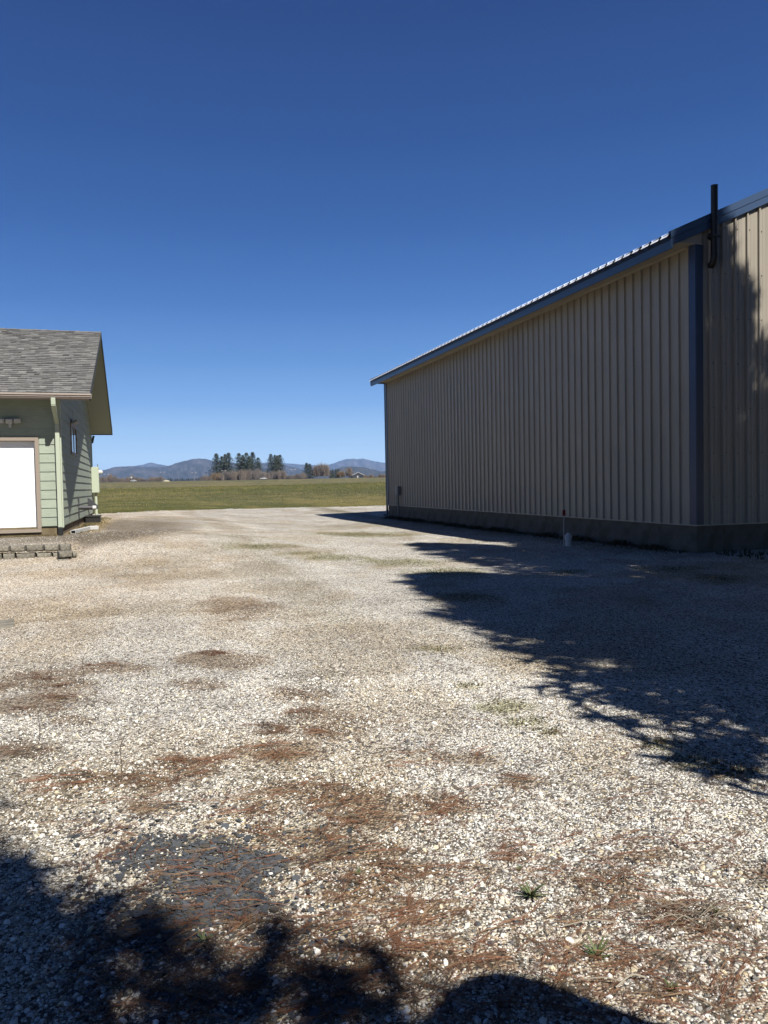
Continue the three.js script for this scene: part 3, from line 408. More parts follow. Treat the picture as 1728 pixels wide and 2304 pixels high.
  part('elbow', rbox(-0.07, 0.07, -0.05, 0.06, -0.28, 0, 0.015).rotateY(-0.9).translate(dd.x, dd.y, dd.z), M.white, ds);
}

// ---------------------------------------------------------------- retaining blocks
{
  const blockTex = tex(256, 256, (i, j) => { const v = 168 + 110 * (tfbm(i / 256, j / 256, 8, 5) - 0.5); return [v + 4, v, v - 10]; });
  const bm = [1, 0.85, 1.1].map(k => mat(rgb(0.66 * k, 0.63 * k, 0.57 * k), { map: blockTex, roughness: 1 }));
  const zf = -16.6;
  const onZ = (px, py, z) => { const d = ray(px, py), t = z / d.z; return V(d.x * t, EYE + d.y * t, z); };
  const rough = (w, h, d, s) => { const g = new THREE.BoxGeometry(w, h, d, 10, 5, 4), p = g.attributes.position; for (let i = 0; i < p.count; i++) { const x = p.getX(i), y = p.getY(i), z = p.getZ(i), f = z > d * 0.2 ? 1 : 0.25, ex = Math.abs(x) > w * 0.49 ? 1 : 0, ey = Math.abs(y) > h * 0.49 ? 1 : 0, ez = z > d * 0.49 ? 1 : 0; const n = fbm(x * 22 + s * 9, (y + z) * 22 + s * 3, 3) - 0.5; p.setXYZ(i, x - Math.sign(x) * ex * (0.006 + 0.012 * ez), y - Math.sign(y) * ey * (0.004 + 0.012 * ez) + 0.006 * n, z + f * (0.03 * n) - ez * (ex + ey) * 0.012); } g.computeVertexNormals(); return g; };
  let n = 0;
  const put = (x0, y0, x1, y1, z, what, lift = 0) => { const a = onZ(x0, y1, z), b = onZ(x1, y0, z), w = b.x - a.x - 0.006, h = b.y - a.y; const m = single('retaining_block', rough(w, h - 0.004, 0.26, n), bm[n % 3], what, 'block', 'edging blocks before the garage'); m.position.set((a.x + b.x) / 2, (a.y + b.y) / 2 + lift, z - 0.13); n++; return m; };
  const up = 'rough grey retaining block in the upper course before the garage', low = 'rough grey retaining block in the half buried lower course before the garage';
  for (const [a, b] of [[-92, -54], [-52, -16], [-14, 20.5], [21.5, 56.5], [57.5, 97.5], [98.5, 132.5], [133.5, 158.5]]) put(a, 1225 + (97 - a) * 0.028, b, 1242.3 + (97 - a) * 0.018, zf, up);
  for (const [a, b] of [[-80, -40], [-38, 3], [5, 33], [35, 79], [81.5, 115.5], [117.5, 150]]) put(a, 1242.6 + (97 - a) * 0.018, b, 1266, zf + 0.015, low);
  const e = put(128, 1240, 161, 1257, -16.15, 'loose grey block at the end of the edging, jutting forward'); e.rotation.y = 0.22;
  put(158, 1241, 170, 1255, -16.3, 'small grey block wedged beside the loose end block').rotation.y = 0.3;
  put(127, 1257.2, 154, 1276, -16.08, 'nearly buried grey block under the loose end block').rotation.y = 0.15;
  const s = spot(10, 1351), slab = single('stone_slab', rough(1.1, 0.1, 0.5, 77), bm[0], 'flat grey stone slab half sunk in the pale gravel', 'stone'); slab.position.set(s.x - 0.45, s.y - 0.028, s.z); slab.rotation.y = 0.15;
}

// ---------------------------------------------------------------- tall pines behind and beside the camera: they cast the shade
const bark = mat(rgb(0.5, 0.5, 0.5), { map: tex(128, 256, (i, j) => { const v = tfbm(i / 128, j / 256, 8, 4), c = smooth(0.42, 0.55, v); return [60 + 70 * c, 44 + 48 * c, 34 + 34 * c]; }), roughness: 1 });
const needleGreen = new THREE.MeshPhysicalMaterial({ color: rgb(0.045, 0.075, 0.028), roughness: 0.9, side: THREE.DoubleSide });
function pine(label, x, z, H, base, radius, seedv, tufts = 15, n = 130) {
  seed = seedv;
  const y0 = groundH(x, z), t = thing('pine_tree', label, 'tree', [x, y0, z], 0, 'tall pines that shade the yard');
  const tr = []; let prev = V(0, -0.3, 0), rp = H * 0.017;
  for (let k = 1; k <= 9; k++) { const q = V(gauss() * 0.05, H * k / 9.2, gauss() * 0.05), r = H * 0.017 * (1 - k / 9.6); tr.push(rod(prev, q, rp, r, 12)); prev = q; rp = r; }
  part('trunk', tr, bark, t);
  const P = [], wood = [];
  for (let k = 0; k < n; k++) {
    const u = (k + rnd()) / n, y = base + (H - base) * Math.pow(u, 0.92), a = k * 2.39996 + rr(-0.4, 0.4), R = radius(y) * rr(0.65, 1.08), dip = rr(-0.22, 0.10) + 0.25 * u, dx = Math.cos(a), dz = Math.sin(a);
    const tip = V(dx * R, y + R * dip, dz * R), m = V(dx * R * 0.5, y + R * dip * 0.5 - 0.06 * R, dz * R * 0.5), s = V(0, y, 0); wood.push(rod(s, m, 0.018 + 0.012 * R, 0.012 + 0.006 * R, 5), rod(m, tip, 0.012 + 0.006 * R, 0.004, 5));
    const nt = Math.round(tufts * clamp(R / 2.2, 0.35, 1.5));
    for (let j = 0; j < nt; j++) {
      const v = 0.22 + 0.8 * Math.sqrt(rnd()), side = gauss() * 0.40 * R * (1.1 - v * 0.6), c = V(dx * R * v - dz * side, y + R * dip * v - 0.03 * R + gauss() * 0.10 * R, dz * R * v + dx * side), b = 13;
      for (let q = 0; q < b; q++) { const d = V(gauss(), gauss() + 0.25, gauss()).normalize(), w = V(gauss(), gauss(), gauss()).cross(d).normalize().multiplyScalar(0.030), l = rr(0.18, 0.34); const e = c.clone().addScaledVector(d, l); P.push(c.x - w.x, c.y - w.y, c.z - w.z, c.x + w.x, c.y + w.y, c.z + w.z, e.x, e.y, e.z); }
    }
  }
  const g = new THREE.BufferGeometry(); g.setAttribute('position', new THREE.Float32BufferAttribute(P, 3)); g.computeVertexNormals();
  const cr = part('crown', g, needleGreen, t); part('limbs', wood, bark, cr);
  return t;
}
pine('wide low branched pine beside the yard, right of the camera', 8.2, -0.4, 14.2, 3.1, y => 4.7 * Math.pow(clamp((14.6 - y) / 12), 0.8), 11, 60, 330);
pine('tall full pine near the barn gable, in front of its corner', 11.4, -3.2, 18.6, 3, y => 4.6 * Math.pow(clamp((19 - y) / 15), 0.8), 12, 30, 230);
pine('tallest slim pine shading the barn gable and stove pipe', 13.9, -3.0, 20.4, 3, y => 4.4 * Math.pow(clamp((20.7 - y) / 16), 0.95), 13, 40, 250);
pine('dense pine farther from the yard, beside the tallest slim pine', 16.1, -2.7, 17.3, 2.5, y => 4.2 * Math.pow(clamp((17.6 - y) / 14), 0.85), 14, 44, 210);
pine('small sparse pine standing behind the camera position', 0.05, 3.5, 12.0, 2.8, y => 2.55 * Math.pow(clamp((12.3 - y) / 7), 0.7), 15, 36, 150);

// ---------------------------------------------------------------- invented trailer behind the camera, added to shade the bottom of the picture
{
  const W = 2.1, L = 4.2, Y0 = 0.46, Y1 = 2.68, t = thing('added_trailer', 'charcoal enclosed cargo trailer with rounded corners added out of view to cast a shadow on the gravel', 'trailer', [1.65, groundH(1.65, 0), -0.01], Math.atan2(0.64, -0.77) * -1 + Math.PI);
  // local axes: -x along the front wall, +z along the side away from the yard
  const skin = mat(rgb(0.11, 0.115, 0.12), { roughness: 0.35 }), alu = mat(rgb(0.75, 0.75, 0.76), { roughness: 0.35, metalness: 0.6 });
  const plan = (x0, x1, z0, z1, r) => { const p = new THREE.Shape(); p.moveTo(x0 + r, z0); p.lineTo(x1 - r, z0); p.quadraticCurveTo(x1, z0, x1, z0 + r); p.lineTo(x1, z1 - 0.05); p.lineTo(x0, z1 - 0.05); p.lineTo(x0, z0 + r); p.quadraticCurveTo(x0, z0, x0 + r, z0); return p; };
  const slab = (x0, x1, z0, z1, r, y0, y1, b = 0.02) => new THREE.ExtrudeGeometry(plan(x0, x1, z0, z1, r), { depth: y1 - y0 - 2 * b, bevelSize: b, bevelThickness: b, bevelSegments: 3, curveSegments: 14 }).rotateX(Math.PI / 2).translate(0, y1 - b, 0);
  part('body', slab(-W, 0, 0, L, 0.19, Y0, Y1 - 0.06), skin, t);
  part('roof', slab(-W - 0.02, 0.02, -0.02, L + 0.02, 0.20, Y1 - 0.058, Y1, 0.018), alu, t);
  part('bottom_rail', slab(-W - 0.015, 0.015, -0.015, L, 0.20, Y0 - 0.08, Y0 - 0.002, 0.01), alu, t);
  for (const x of [-W - 0.13, 0.13]) for (const z of [2.1, 2.9]) { const w = part('wheel', new THREE.CylinderGeometry(0.33, 0.33, 0.2, 28).rotateZ(Math.PI / 2).translate(x, 0.33, z), M.black, t); part('rim', new THREE.CylinderGeometry(0.2, 0.2, 0.21, 20).rotateZ(Math.PI / 2).translate(x, 0.33, z), M.white, w); }
  for (const x of [-W - 0.13, 0.13]) part('fender', [rbox(x - 0.12, x + 0.12, 0.72, 0.76, 1.68, 3.32, 0.015), rbox(x - 0.12, x + 0.12, 0.5, 0.72, 1.68, 1.71, 0.01), rbox(x - 0.12, x + 0.12, 0.5, 0.72, 3.29, 3.32, 0.01)], alu, t);
  const d = part('side_door', rbox(0.021, 0.04, Y0 + 0.12, Y1 - 0.25, 0.55, 1.35, 0.008), skin, t); part('handle', rbox(0.041, 0.08, 1.35, 1.41, 0.62, 0.76, 0.01), alu, d);
  part('tongue', [rod(V(-W * 0.78, 0.42, L), V(-W / 2, 0.42, L + 1.05), 0.045), rod(V(-W * 0.22, 0.42, L), V(-W / 2, 0.42, L + 1.05), 0.045), rod(V(-W / 2, 0, L + 0.75), V(-W / 2, 0.75, L + 0.75), 0.035)], M.iron, t);
  for (const x of [-W + 0.2, -0.2]) part('tail_light', rbox(x - 0.08, x + 0.08, 0.75, 0.95, -0.035, 0.01, 0.01), mat(rgb(0.35, 0.02, 0.02), { roughness: 0.3 }), t);
}

// ---------------------------------------------------------------- far side of the field
const FD = 650, far = (px, D = FD) => { const d = ray(px, 1080), a = Math.atan2(d.x, -d.z); return V(Math.sin(a) * D, groundH(Math.sin(a) * D, -Math.cos(a) * D), -Math.cos(a) * D); };
const farTop = (px, py, D) => { const d = ray(px, py); return EYE + D * d.y / Math.hypot(d.x, d.z); };
{
  // a dark road along the field's far edge
  const L = [];
  for (let px = 120; px < 1000; px += 20) { const q = (x, D, y) => { const p = far(x, D); p.y += y; return p; }; L.push([q(px, 628, 0.12), q(px + 20, 628, 0.12), q(px + 20, 640, 0.35), q(px, 640, 0.35)]); }
  structure('far_road', quads(L), mat(rgb(0.075, 0.072, 0.068), { roughness: 0.9 }));
  // conifers: three shapes built once, then cloned
  const green = [[0.07, 0.092, 0.052], [0.085, 0.10, 0.055], [0.062, 0.082, 0.052]].map(c => mat(rgb(...c), { roughness: 1 }));
  const shapes = [0, 1, 2].map(s => {
    seed = 100 + s; const P = [], H = 1, wid = [0.31, 0.25, 0.35][s];
    for (let k = 0; k < 1300; k++) {
      const y = 0.06 + 0.93 * Math.pow(rnd(), 0.85), R = wid * Math.pow(1 - y, 0.62) * (0.45 + 1.0 * noise(y * 16 + s * 5, k % 7)) + 0.008, a = rnd() * 6.283, q = Math.sqrt(rnd()), c = V(Math.cos(a) * R * q, y, Math.sin(a) * R * q), d = V(Math.cos(a), -0.35, Math.sin(a)).normalize(), w = V(-Math.sin(a), rr(-0.3, 0.3), Math.cos(a)).multiplyScalar(0.022 + 0.014 * rnd()), e = c.clone().addScaledVector(d, 0.055 * (1.2 - y * 0.7));
      P.push(c.x - w.x, c.y - w.y, c.z - w.z, c.x + w.x, c.y + w.y, c.z + w.z, e.x, e.y, e.z);
    }
    const g = new THREE.BufferGeometry(); g.setAttribute('position', new THREE.Float32BufferAttribute(P, 3)); g.computeVertexNormals();
    const t = new THREE.Group(); part('crown', g, green[s], t); part('trunk', new THREE.CylinderGeometry(0.003, 0.016, 0.98, 7).translate(0, 0.49, 0), bark, t); return t;
  });
  const conifer = (px, py, label, group, D = FD, s = 0, w = 1) => { const p = far(px, D), h = farTop(px, py, D) - p.y + 0.4; const t = shapes[s].clone(); t.name = numbered('conifer_tree'); t.position.set(p.x, p.y - 0.4, p.z); t.scale.set(h * w, h, h * w); t.rotation.y = px * 1.7; tag(t, label, 'tree', group); scene.add(t); };
  const c1 = 'tall dark conifer in the long grove behind the bare brush';
  [[488, 1019.5, 2], [500, 1026, 0], [508, 1021, 1], [516, 1018, 2], [539, 1019, 0], [547.5, 1023, 1], [556, 1018, 0], [562, 1026, 1], [569.6, 1016.5, 2], [582, 1029, 0]].forEach(([x, y, s], i) => conifer(x, y, c1, 'conifers of the long grove', FD + (i % 3) * 9, s, 1.0));
  [[610.5, 1020.7, 2], [619.6, 1023, 1], [625.5, 1024, 1], [631, 1022.5, 0]].forEach(([x, y, s], i) => conifer(x, y, 'tall dark conifer in the tight clump beside the long grove', 'conifers of the tight clump', FD + 4 + i * 4, s, 0.95));
  [[690.5, 1041, 2], [697.5, 1043, 2]].forEach(([x, y, s], i) => conifer(x, y, 'short broad conifer of the close pair in the brush', 'conifers of the close pair', FD + i * 6, s, 1.25));
  [[744, 1057, 1], [749, 1055.6, 1], [756, 1055, 0], [761.5, 1054.5, 0]].forEach(([x, y, s], i) => conifer(x, y, 'slim small conifer in the row beside the dark house', 'small conifers beside the house', FD + 60 + i * 5, s, 1.1));
  [[854, 1067.5, 2], [865, 1068, 2], [800, 1072, 2]].forEach(([x, y, s], i) => conifer(x, y, i < 2 ? 'little round conifer near the barn end of the field' : 'little conifer standing before the dark house', i < 2 ? 'little round conifers' : undefined, FD + (i < 2 ? 20 : -6), s, 1.5));
  for (let k = 0; k < 16; k++) conifer(368 + k * 5.2 + rr(-1.5, 1.5), 1077 + rr(-2.2, 1.5), 'tiny distant conifer in the low dark row below the big hill', 'tiny conifers in a far row', 900, k % 3, 1.3);
  // bare brush and leafless trees: thin twigs fanning up
  const twig = [[0.33, 0.265, 0.215], [0.27, 0.23, 0.205], [0.34, 0.24, 0.14]].map(c => mat(rgb(...c), { roughness: 1 }));
  const brushShapes = [0, 1, 2, 3].map(s => {
    seed = 300 + s; const P = [];
    for (let k = 0; k < 760; k++) { const a = rnd() * 6.283, lean = Math.sqrt(rnd()) * (s === 3 ? 0.75 : 0.6), b = V(gauss() * 0.30, (s === 3 ? 0.15 : 0) + rnd() * 0.35, gauss() * 0.30), d = V(Math.cos(a) * lean, 1, Math.sin(a) * lean).normalize(), l = rr(0.25, 0.62) * (1 - 0.35 * lean), w = V(Math.cos(a + 1.57), 0, Math.sin(a + 1.57)).multiplyScalar(0.018), e = b.clone().addScaledVector(d, l); P.push(b.x - w.x, b.y, b.z - w.z, b.x + w.x, b.y, b.z + w.z, e.x, e.y, e.z); }
    const g = new THREE.BufferGeometry(); g.setAttribute('position', new THREE.Float32BufferAttribute(P, 3)); g.computeVertexNormals(); return g;
  });
  const brush = (px, py, wpx, m, label, group, D = FD - 5, s = 0) => { const p = far(px, D), h = farTop(px, py, D) - p.y, t = single('bare_shrub', brushShapes[s], twig[m], label, 'shrub', group); t.position.copy(p).setY(p.y - 0.15); t.scale.set(wpx * D / F * 1.15, h * 1.65, wpx * D / F * 1.15); t.rotation.y = px; };
  seed = 55;
  for (let x = 456; x < 604; x += 6.2) brush(x, (x < 475 ? 1071 : x < 500 ? 1066 : x < 540 ? 1062 : x < 590 ? 1058 : 1064) + rr(-2, 4), rr(8, 14), x > 476 && x < 496 ? 2 : (rnd() * 2) | 0, 'bare brown shrub in the thicket below the long grove', 'bare thicket below the grove', FD - 6 - rnd() * 12, (rnd() * 3) | 0);
  for (let x = 604; x < 690; x += 6) brush(x, (x < 645 ? 1061 : 1066) + rr(-2, 5), rr(7, 11), (rnd() * 2) | 0, 'bare grey shrub between the conifer clump and the close pair', 'bare scrub between conifers', FD - 4 - rnd() * 10, (rnd() * 3) | 0);
  for (const [x, y, w, m] of [[712, 1055, 20, 0], [722, 1052, 24, 1], [733, 1053, 20, 0], [768, 1064, 18, 2], [786, 1058, 16, 0]]) brush(x, y, w, m, m === 2 ? 'rounded orange brown leafless tree by the small conifers' : m && w > 20 ? 'widest leafless grey tree beside the close conifer pair' : x > 780 ? 'pinkish leafless tree rising behind the dark house' : 'leafless tree crown flanking the widest grey one', x < 740 && w === 20 ? 'leafless crowns' : undefined, FD + 5, 3);
  for (let x = 206; x < 372; x += 5.4) brush(x, 1077 + 3 * Math.sin(x * 0.12) + rr(-3, 3) - (x < 300 ? 3 : 0), rr(7, 11), (rnd() * 2) | 0, 'low bare shrub in the brushy line past the garage', 'brushy line past the garage', FD + rnd() * 10, (rnd() * 3) | 0);
  for (let x = 815; x < 866; x += 7) brush(x, 1069 + rr(-1, 3), rr(8, 11), 2, 'low dry shrub along the field edge by the barn', 'dry shrubs by the barn end', FD + rnd() * 10, (rnd() * 3) | 0);
  // street lamps with paired heads
  const lampLabels = ['street lamp over the brush nearest the garage', 'street lamp beside the pale tarp mound', 'faint street lamp before the row of tiny conifers', 'street lamp in front of the first tall conifers', 'street lamp between conifer clump and close pair', 'street lamp past the dark house near the barn'];
  [[240, 1067.5], [366, 1062.5], [437, 1064], [504, 1059], [660, 1056.5], [838, 1054.5]].forEach(([x, y], i) => {
    const p = far(x, FD - 14), h = farTop(x, y, FD - 14) - p.y, t = thing('street_lamp', lampLabels[i], 'street lamp', [p.x, p.y, p.z], -YAW);
    part('pole', rod(V(0, 0, 0), V(0, h, 0), 0.14, 0.09, 8), M.greyPlastic, t); part('arm', rod(V(-1.1, h, 0), V(1.1, h, 0), 0.06), M.greyPlastic, t);
    for (const s of [-1, 1]) part('lamp_head', rbox(s * 1.5 - 0.55, s * 1.5 + 0.55, h - 0.12, h + 0.2, -0.3, 0.3, 0.08), M.white, t);
  });
  // dark house with white gable edges
  { const p = far(806, FD - 2), t = thing('dark_house', 'small dark blue grey house with white roof edges across the field', 'house', [p.x, p.y - 0.2, p.z], -YAW + 0.15), w = 4.6, e = 2.7, r = 4.9, dk = mat(rgb(0.055, 0.06, 0.075)), rf = mat(rgb(0.07, 0.07, 0.075));
    part('wall', prism([V(-w, 0, 0), V(w, 0, 0), V(w, e, 0), V(0, r - 0.15, 0), V(-w, e, 0)], [V(-w, 0, -9), V(w, 0, -9), V(w, e, -9), V(0, r - 0.15, -9), V(-w, e, -9)]), dk, t);
    for (const s of [-1, 1]) { const roof = part('roof', prism([V(0, r, 0.5), V(s * (w + 0.7), e - 0.25, 0.5), V(s * (w + 0.7), e - 0.05, 0.5), V(0, r + 0.22, 0.5)], [V(0, r, -9.4), V(s * (w + 0.7), e - 0.25, -9.4), V(s * (w + 0.7), e - 0.05, -9.4), V(0, r + 0.22, -9.4)]), rf, t); part('barge_board', prism([V(0, r - 0.1, 0.52), V(s * (w + 0.7), e - 0.4, 0.52), V(s * (w + 0.7), e + 0.02, 0.52), V(0, r + 0.3, 0.52)], [V(0, r - 0.1, 0.62), V(s * (w + 0.7), e - 0.4, 0.62), V(s * (w + 0.7), e + 0.02, 0.62), V(0, r + 0.3, 0.62)]), M.white, roof, 'white gable edge'); }
    part('door', box(-0.9, 0.1, 0.1, 2.2, 0.01, 0.08), M.white, t); part('window', box(1.6, 2.9, 1.1, 2.1, 0.01, 0.06), G.glass, t); part('side_wing', prism([V(-w - 2.6, 0, -2), V(-w, 0, -2), V(-w, 2.6, -2), V(-w - 2.6, 2.0, -2)], [V(-w - 2.6, 0, -8), V(-w, 0, -8), V(-w, 2.6, -8), V(-w - 2.6, 2.0, -8)]), dk, t); }
  const vehicle = (px, label, category, pickup) => {
    const p = far(px, 634), t = thing(pickup ? 'pickup_truck' : 'parked_car', label, category, [p.x, p.y + 0.25, p.z], -YAW), body = pickup ? [[-2.7, 0.45], [2.7, 0.45], [2.75, 0.95], [1.2, 1.1], [0.7, 1.75], [-0.7, 1.78], [-0.95, 1.12], [-2.7, 1.1]] : [[-2.2, 0.35], [2.2, 0.35], [2.2, 0.8], [1.3, 0.92], [0.6, 1.4], [-0.9, 1.42], [-1.7, 0.95], [-2.2, 0.9]];
    part('body', new THREE.ExtrudeGeometry(new THREE.Shape(body.map(q => new THREE.Vector2(...q))), { depth: 1.7, bevelSize: 0.06, bevelThickness: 0.06, bevelSegments: 2 }).translate(0, 0, -0.85), M.white, t);
    part('side_glass', new THREE.ExtrudeGeometry(new THREE.Shape((pickup ? [[-0.75, 1.15], [1.0, 1.15], [0.62, 1.65], [-0.62, 1.68]] : [[-1.3, 0.95], [1.05, 0.95], [0.5, 1.32], [-0.85, 1.34]]).map(q => new THREE.Vector2(...q))), { depth: 1.86, bevelEnabled: false }).translate(0, 0, -0.93), G.glass, t);
    for (const x of pickup ? [-1.75, 1.8] : [-1.4, 1.4]) for (const z of [-0.8, 0.8]) { const wh = part('wheel', new THREE.CylinderGeometry(0.4, 0.4, 0.28, 20).rotateX(Math.PI / 2).translate(x, 0.4, z), M.black, t); part('rim', new THREE.CylinderGeometry(0.22, 0.22, 0.3, 16).rotateX(Math.PI / 2).translate(x, 0.4, z), M.greyPlastic, wh); }
  };
  vehicle(593.5, 'white pickup truck on the far road below the conifers', 'pickup truck', true);
  vehicle(300.5, 'white car on the far road before the brushy line', 'car', false);
  { const p = far(374.5, 620), g = new THREE.SphereGeometry(1, 28, 10, 0, 6.283, 0, 1.571), q = g.attributes.position; for (let i = 0; i < q.count; i++) { const n = 1 + 0.25 * (noise(q.getX(i) * 3 + 5, q.getZ(i) * 3) - 0.5); q.setXYZ(i, q.getX(i) * 2.5 * n, q.getY(i) * 1.1 * n, q.getZ(i) * 2 * n); } g.computeVertexNormals(); const m = single('tarp_mound', g, mat(rgb(0.55, 0.5, 0.36)), 'low mound under a pale yellow tarp at the field edge', 'mound'); m.position.copy(p); }
  { const p = far(296, FD - 10), t = thing('round_sign', 'white round sign on a post behind the white car', 'sign', [p.x, p.y, p.z], -YAW); part('post', rod(V(0, 0, 0), V(0, 3.2, 0), 0.06), M.greyPlastic, t); part('disc', new THREE.CylinderGeometry(0.75, 0.75, 0.08, 24).rotateX(Math.PI / 2).translate(0, 3.6, 0.1), M.white, t); }
}

// ---------------------------------------------------------------- loose gravel, slate, needles, grass: uncountable small matter
const heading = Math.atan2(Math.sin(YAW), Math.cos(YAW));
function instanced(name, geo, material, list, category, label) {      // list of [matrix, colour]
  const m = new THREE.InstancedMesh(geo, material, list.length); m.name = name; m.castShadow = m.receiveShadow = true;
  list.forEach(([q, c], i) => { m.setMatrixAt(i, q); if (c) m.setColorAt(i, c); });
  m.userData = { kind: 'stuff', label, category }; scene.add(m); return m;
}
const place = (x, y, z, e, s) => new THREE.Matrix4().compose(V(x, y, z), new THREE.Quaternion().setFromEuler(e), s);
{
  seed = 4242;
  const stones = [0, 1, 2, 3].map(s => { const g = new THREE.IcosahedronGeometry(1, s < 2 ? 1 : 0), p = g.attributes.position; for (let i = 0; i < p.count; i++) { const x = p.getX(i), y = p.getY(i), z = p.getZ(i), n = 0.72 + 0.56 * noise(x * 1.4 + s * 7.3 + 4, y * 1.4 + z * 1.7 + 9); p.setXYZ(i, x * n, y * n * 0.7, z * n * (0.8 + 0.1 * s)); } const q = g.index ? g.toNonIndexed() : g; q.computeVertexNormals(); return q; });
  const pebbleMat = new THREE.MeshStandardMaterial({ color: rgb(0.64, 0.637, 0.625), roughness: 0.85 }), lists = [[], [], [], []];
  const colourOf = q => { const s = pickStone(q), v = 0.86 + 0.2 * rnd(); return srgb(s[0] * v, s[1] * v, s[2] * v); };
  const sectors = [[1.1, 3.6, 6800, 0.60], [3.6, 6, 4300, 0.60], [6, 9.5, 2000, 0.60], [9.5, 15, 700, 0.62], [15, 22, 380, 0.85]];
  for (const [r0, r1, dens, sc] of sectors) {
    const half = 0.72, n = Math.round(dens * half * (r1 * r1 - r0 * r0));
    for (let k = 0; k < n; k++) {
      const r = Math.sqrt(lerp(r0 * r0, r1 * r1, rnd())), a = heading + rr(-half, half), x = Math.sin(a) * r, z = -Math.cos(a) * r;
      if (x > 10.35 && z < -12.7) continue; if (x < GX + 0.1 && z < GZ + 0.1) continue;
      const nd = cover('needle', x, z), sl = cover('slate', x, z), mo = cover('moss', x, z), thin = fbm(x * 2.2 + 8, z * 2.2, 3);
      if (rnd() < 0.5 * nd + 0.30 * sl + 0.45 * mo + 0.75 * smooth(0.46, 0.7, thin)) continue;
      const big = rnd(), s = sc * (0.0035 + 0.0055 * Math.pow(rnd(), 1.4) + (big < 0.08 ? 0.014 * rnd() : 0) * (r < 6 ? 1 : 0.4)), dark = r > 15 && z < -17.5 && x < 1.5;
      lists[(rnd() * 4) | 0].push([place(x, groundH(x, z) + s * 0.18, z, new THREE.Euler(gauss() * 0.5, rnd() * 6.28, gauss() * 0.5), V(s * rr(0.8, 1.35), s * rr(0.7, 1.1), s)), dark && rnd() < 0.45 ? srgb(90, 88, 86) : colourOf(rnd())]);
    }
  }
  lists.forEach((l, i) => instanced(i ? `loose_gravel_${String(i).padStart(3, '0')}` : 'loose_gravel', stones[i], pebbleMat, l, 'gravel', 'loose white, cream and grey gravel stones covering the yard'));
  // slate chips
  const chip = (() => { const g = prism([[1, 0.1], [0.45, 0.8], [-0.4, 0.7], [-1, 0.15], [-0.5, -0.75], [0.55, -0.6]].map(p => V(p[0], 0.11, p[1])), [[1, 0.1], [0.45, 0.8], [-0.4, 0.7], [-1, 0.15], [-0.5, -0.75], [0.55, -0.6]].map(p => V(p[0] * 1.06, -0.11, p[1] * 1.06))); return g; })();
  const chips = [];
  for (let k = 0; k < 60000 && chips.length < 4800; k++) { const p = spot(rr(150, 760), rr(1740, 2212)), x = p.x, z = p.z, c = cover('slate', x, z); if (rnd() > 0.6 * Math.pow(c, 1.6) + 0.06) continue; const s = rr(0.004, 0.012) * (rnd() < 0.14 ? 1.9 : 1), v = rr(0.6, 1.9), w = rnd() < 0.12 ? [0.12, 0.10, 0.07] : [0.062, 0.068, 0.076]; chips.push([place(x, groundH(x, z) + rr(0.001, 0.008), z, new THREE.Euler(gauss() * 0.32, rnd() * 6.28, gauss() * 0.32), V(s, s * 0.7, s * rr(0.6, 1))), rgb(w[0] * v, w[1] * v, w[2] * v)]); }
  instanced('slate_chips', chip, new THREE.MeshStandardMaterial({ color: rgb(ALB, ALB, ALB), roughness: 0.75 }), chips, 'slate chips', 'flat dark grey slate chips spread over the near gravel');
  // fallen pine needles: bundles of bent strands
  const strand = s => { const gs = []; for (let q = 0; q < 3; q++) { const bend = 0.06 + 0.10 * s, yaw = (q - 1) * 0.09, pts = [0, 1, 2, 3].map(i => { const t = i / 3; return V(Math.cos(yaw) * t + bend * 0.5 * Math.sin(t * 2.2) * (q - 1), 0.01 * q + 0.05 * Math.sin(t * 3.1) * (s - 0.5), Math.sin(yaw) * t + bend * t * t); }); gs.push(new THREE.TubeGeometry(new THREE.CatmullRomCurve3(pts), 4, 0.0052, 3)); } return mergeGeometries(gs); };
  const needleList = [[], [], []];
  const drop = (x, z, a, lift) => { const l = rr(0.06, 0.15), v = rr(0.55, 1.2) * (z < -4.6 ? 0.72 : 1), w = rnd(), c = w < 0.62 ? [0.36, 0.155, 0.075] : w < 0.85 ? [0.44, 0.27, 0.145] : [0.20, 0.165, 0.12]; needleList[(rnd() * 3) | 0].push([place(x, groundH(x, z) + 0.004 + lift, z, new THREE.Euler(0, a, gauss() * 0.09), V(l, l, l)), rgb(c[0] * v, c[1] * v, c[2] * v)]); };
  for (const p of patches) {
    if (p.kind !== 'needle') continue;
    const area = Math.abs(p.ex * p.fz - p.ez * p.fx) * 3.14, r = Math.hypot(p.x, p.z), n = Math.round(clamp(area * (r < 4.5 ? 560 : r < 8 ? 170 : 20), 8, 800)), clumps = Math.max(3, Math.round(n / 26)), dir0 = -YAW + gauss() * 0.5;
    for (let c = 0; c < clumps; c++) { const u = gauss() * 0.85, v = gauss() * 0.85, cx = p.x + p.ex * u + p.fx * v, cz = p.z + p.ez * u + p.fz * v, dir = dir0 + gauss() * 1.3, sp = rr(0.015, 0.07); for (let k = 0; k < n / clumps; k++) drop(cx + gauss() * sp * 1.6 - Math.cos(dir) * 0.07, cz + gauss() * sp + Math.sin(dir) * 0.07, dir + gauss() * 0.9 + (rnd() < 0.5 ? Math.PI : 0), rr(0, 0.018)); }
  }
  for (let k = 0; k < 2000; k++) { const p = spot(rr(150, 1659), 1420 + 790 * Math.sqrt(rnd())); drop(p.x, p.z, rnd() * 6.28, rr(0, 0.008)); }
  needleList.forEach((l, i) => instanced(i ? `pine_needles_${String(i).padStart(3, '0')}` : 'pine_needles', strand(i / 2), new THREE.MeshStandardMaterial({ color: rgb(ALB, ALB, ALB), roughness: 0.75, side: THREE.DoubleSide }), l, 'pine needles', 'fallen rust brown pine needles in drifts on the gravel'));
